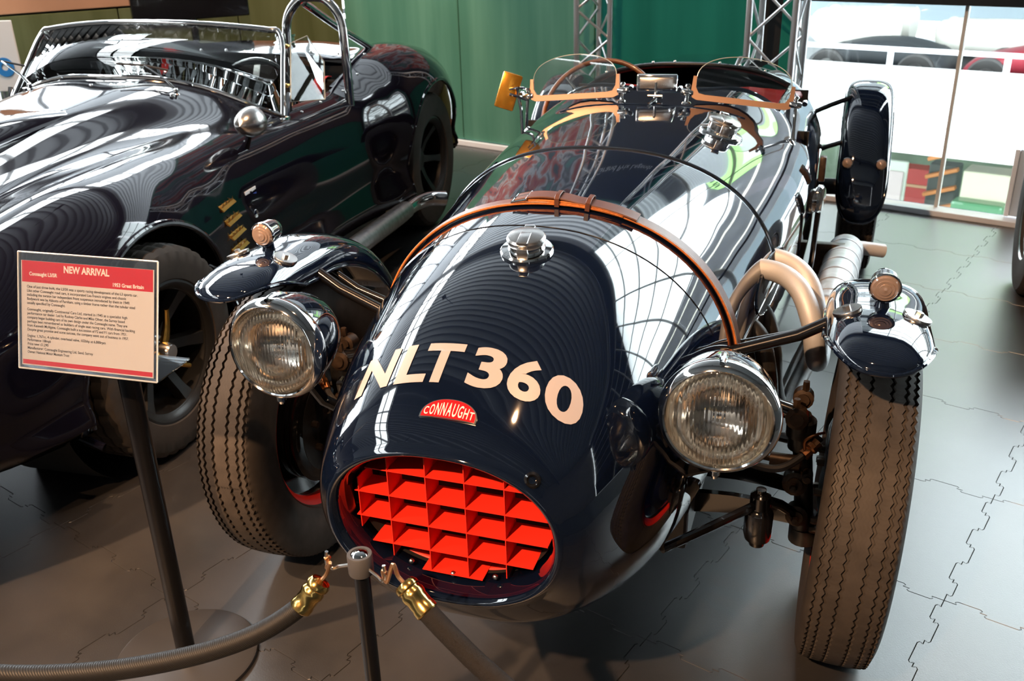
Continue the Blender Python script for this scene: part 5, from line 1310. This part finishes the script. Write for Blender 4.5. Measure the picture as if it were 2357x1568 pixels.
def far_car(label, px, y, L_, col):
    c = far_at(px, 150, y); E_ = empty('parked_car', (c.x, c.y, GZ)); tag(E_, label, 'car')
    rows = []
    for u, hgt, w_ in ((-1, .40, .6), (-.9, .62, .72), (-.45, .76, .74), (-.2, .84, .7), (.3, .86, .7), (.55, .78, .74), (.92, .66, .72), (1, .40, .6)):
        rows.append([Vector((u * L_ / 2, -w_, .28)), Vector((u * L_ / 2, -w_, hgt * .75)), Vector((u * L_ / 2, -w_ * .8, hgt)), Vector((u * L_ / 2, w_ * .8, hgt)), Vector((u * L_ / 2, w_, hgt * .75)), Vector((u * L_ / 2, w_, .28))])
    mb = MB(); mb.loft(rows, True, True, True); o = mb.obj('body', col, E_, True, 40); sm_ = o.modifiers.new('s', 'SUBSURF'); sm_.levels = 2; sm_.render_levels = 2
    for sx in (-.62, .62):
        for sy in (-.68, .68):
            w_ = MB(); w_.lathe([(.17, -.08), (.30, -.09), (.33, -.06), (.33, .06), (.30, .09), (.17, .08)], Matrix.Translation((sx * L_ / 2, sy, .33)) @ Matrix.Rotation(PI / 2, 4, 'X'), 24); q = w_.obj('wheel', rubberdark, E_)
            MB().lathe([(0, .0), (.17, .02), (.17, -.06)], Matrix.Translation((sx * L_ / 2, sy - .03, .33)) @ Matrix.Rotation(PI / 2, 4, 'X'), 20).obj('hub_cap', chrome, q)
far_car('long black vintage car parked behind the rail of the far gallery', 2030, 16.6, 2.5, blackcar)
far_car('maroon car parked behind the rail of the far gallery', 2410, 16.6, 2.5, maroon)
# exhibits under the gallery on the lower floor
LZ = -4.70
def exhibit(name, label, cat, px, py_top, y, w_, d_, col, extra=None):
    t = far_at(px, py_top, y); E_ = empty(name, (t.x, y, LZ)); tag(E_, label, cat); h = t.z - LZ
    MB().box((0, 0, h / 2), (w_, d_, h), None, .03).obj('body', col, E_, False)
    if extra: extra(E_, w_, d_, h)
    return E_
def shelves(E_, w_, d_, h):
    for k in range(4): MB().box((0, -d_ / 2 - .03, h - .35 - k * .4), (w_ * .92, .06, .06), None, .01).obj('shelf', mat('shelf_tan', (.55, .35, .2), .6) if 'shelf_tan' not in MATS else MATS['shelf_tan'], E_, False)
def doorpanel(E_, w_, d_, h):
    MB().box((0, -d_ / 2 - .02, h - .75), (w_ * .8, .04, 1.1), None, .02).obj('door_panel', MATS['cream_lettering'], E_, False)
exhibit('display_cabinet', 'red display cabinet below the far gallery on the lower floor', 'cabinet', 2125, 385, 19.4, .8, .5, mat('cabinet_red', (.45, .07, .06), .5), shelves)
exhibit('display_board', 'pale slanted text board below the far gallery on the lower floor', 'board', 2060, 368, 17.6, .55, .08, mat('board_pale', (.45, .50, .42), .6), doorpanel)
exhibit('storage_rack', 'rack with orange shelves below the far gallery on the lower floor', 'rack', 2180, 375, 18.3, .55, .4, mat('rack_grey', (.09, .11, .10), .6), None)
exhibit('green_van', 'green van with cream side below the far gallery on the lower floor', 'van', 2290, 392, 17.4, .95, .6, mat('van_cream', (.50, .50, .36), .5), None)
vn = bpy.data.objects['green_van']; 
MB().box((-.1, -.42, .75), (.9, .4, .5), None, .06).obj('bonnet', mat('van_green', (.05, .18, .08), .3, coat=.5), vn, False)
for xx in (-.25, .33):
    MB().lathe([(.0, -.06), (.26, -.07), (.30, -.04), (.30, .05), (.0, .06)], Matrix.Translation((xx, -.66, .30)) @ Matrix.Rotation(PI / 2, 4, 'X'), 28).obj('wheel', mat('van_wheel', (.35, .30, .22), .6) if 'van_wheel' not in MATS else MATS['van_wheel'], vn)
rk = bpy.data.objects['storage_rack']
for k in range(5):
    MB().box((0, -.30, 1.9 - k * .36), (.62, .16, .07), Matrix.Rotation(-.35, 3, 'Y'), .01).obj('orange_shelf', MATS.get('shelf_orange') or mat('shelf_orange', (.60, .24, .08), .6), rk, False)
# daylight end beyond the left partition: rail and poster
gp = at_depth(14, 43, 7.2)
GRL = empty('hand_rail', (gp.x, gp.y, 0)); tag(GRL, 'green tubular hand rail beside the left partition', 'railing')
MB().tube([Vector((-.5, -1.0, gp.z)), Vector((.15, .25, gp.z))], .03, 12).obj('rail', mat('rail_green', (.06, .30, .18), .4), GRL)
MB().tube([Vector((-.35, -.75, 0)), Vector((-.35, -.75, gp.z))], .022, 10).obj('upright', MATS['rail_green'], GRL)
pp_ = at_depth(8, 130, 6.6)
PO = empty('poster_stand', (pp_.x, pp_.y, 0), math.atan2(RGT.y, RGT.x)); tag(PO, 'white poster with round blue print standing beyond the left partition', 'poster')
MB().box((-.05, 0, pp_.z), (.28, .015, .40), None, .003).obj('poster_board', whitewall, PO, False)
MB().lathe([(.02, .0), (.055, .0), (.055, .002), (.02, .002)], aim((0, -.010, pp_.z - .06), (0, -1, 0)), 28).obj('blue_print', mat('print_blue', (.03, .25, .65), .5), PO)
MB().tube([(-.05, .02, 0), (-.05, .02, pp_.z)], .015, 8).obj('poster_leg', alu, PO)
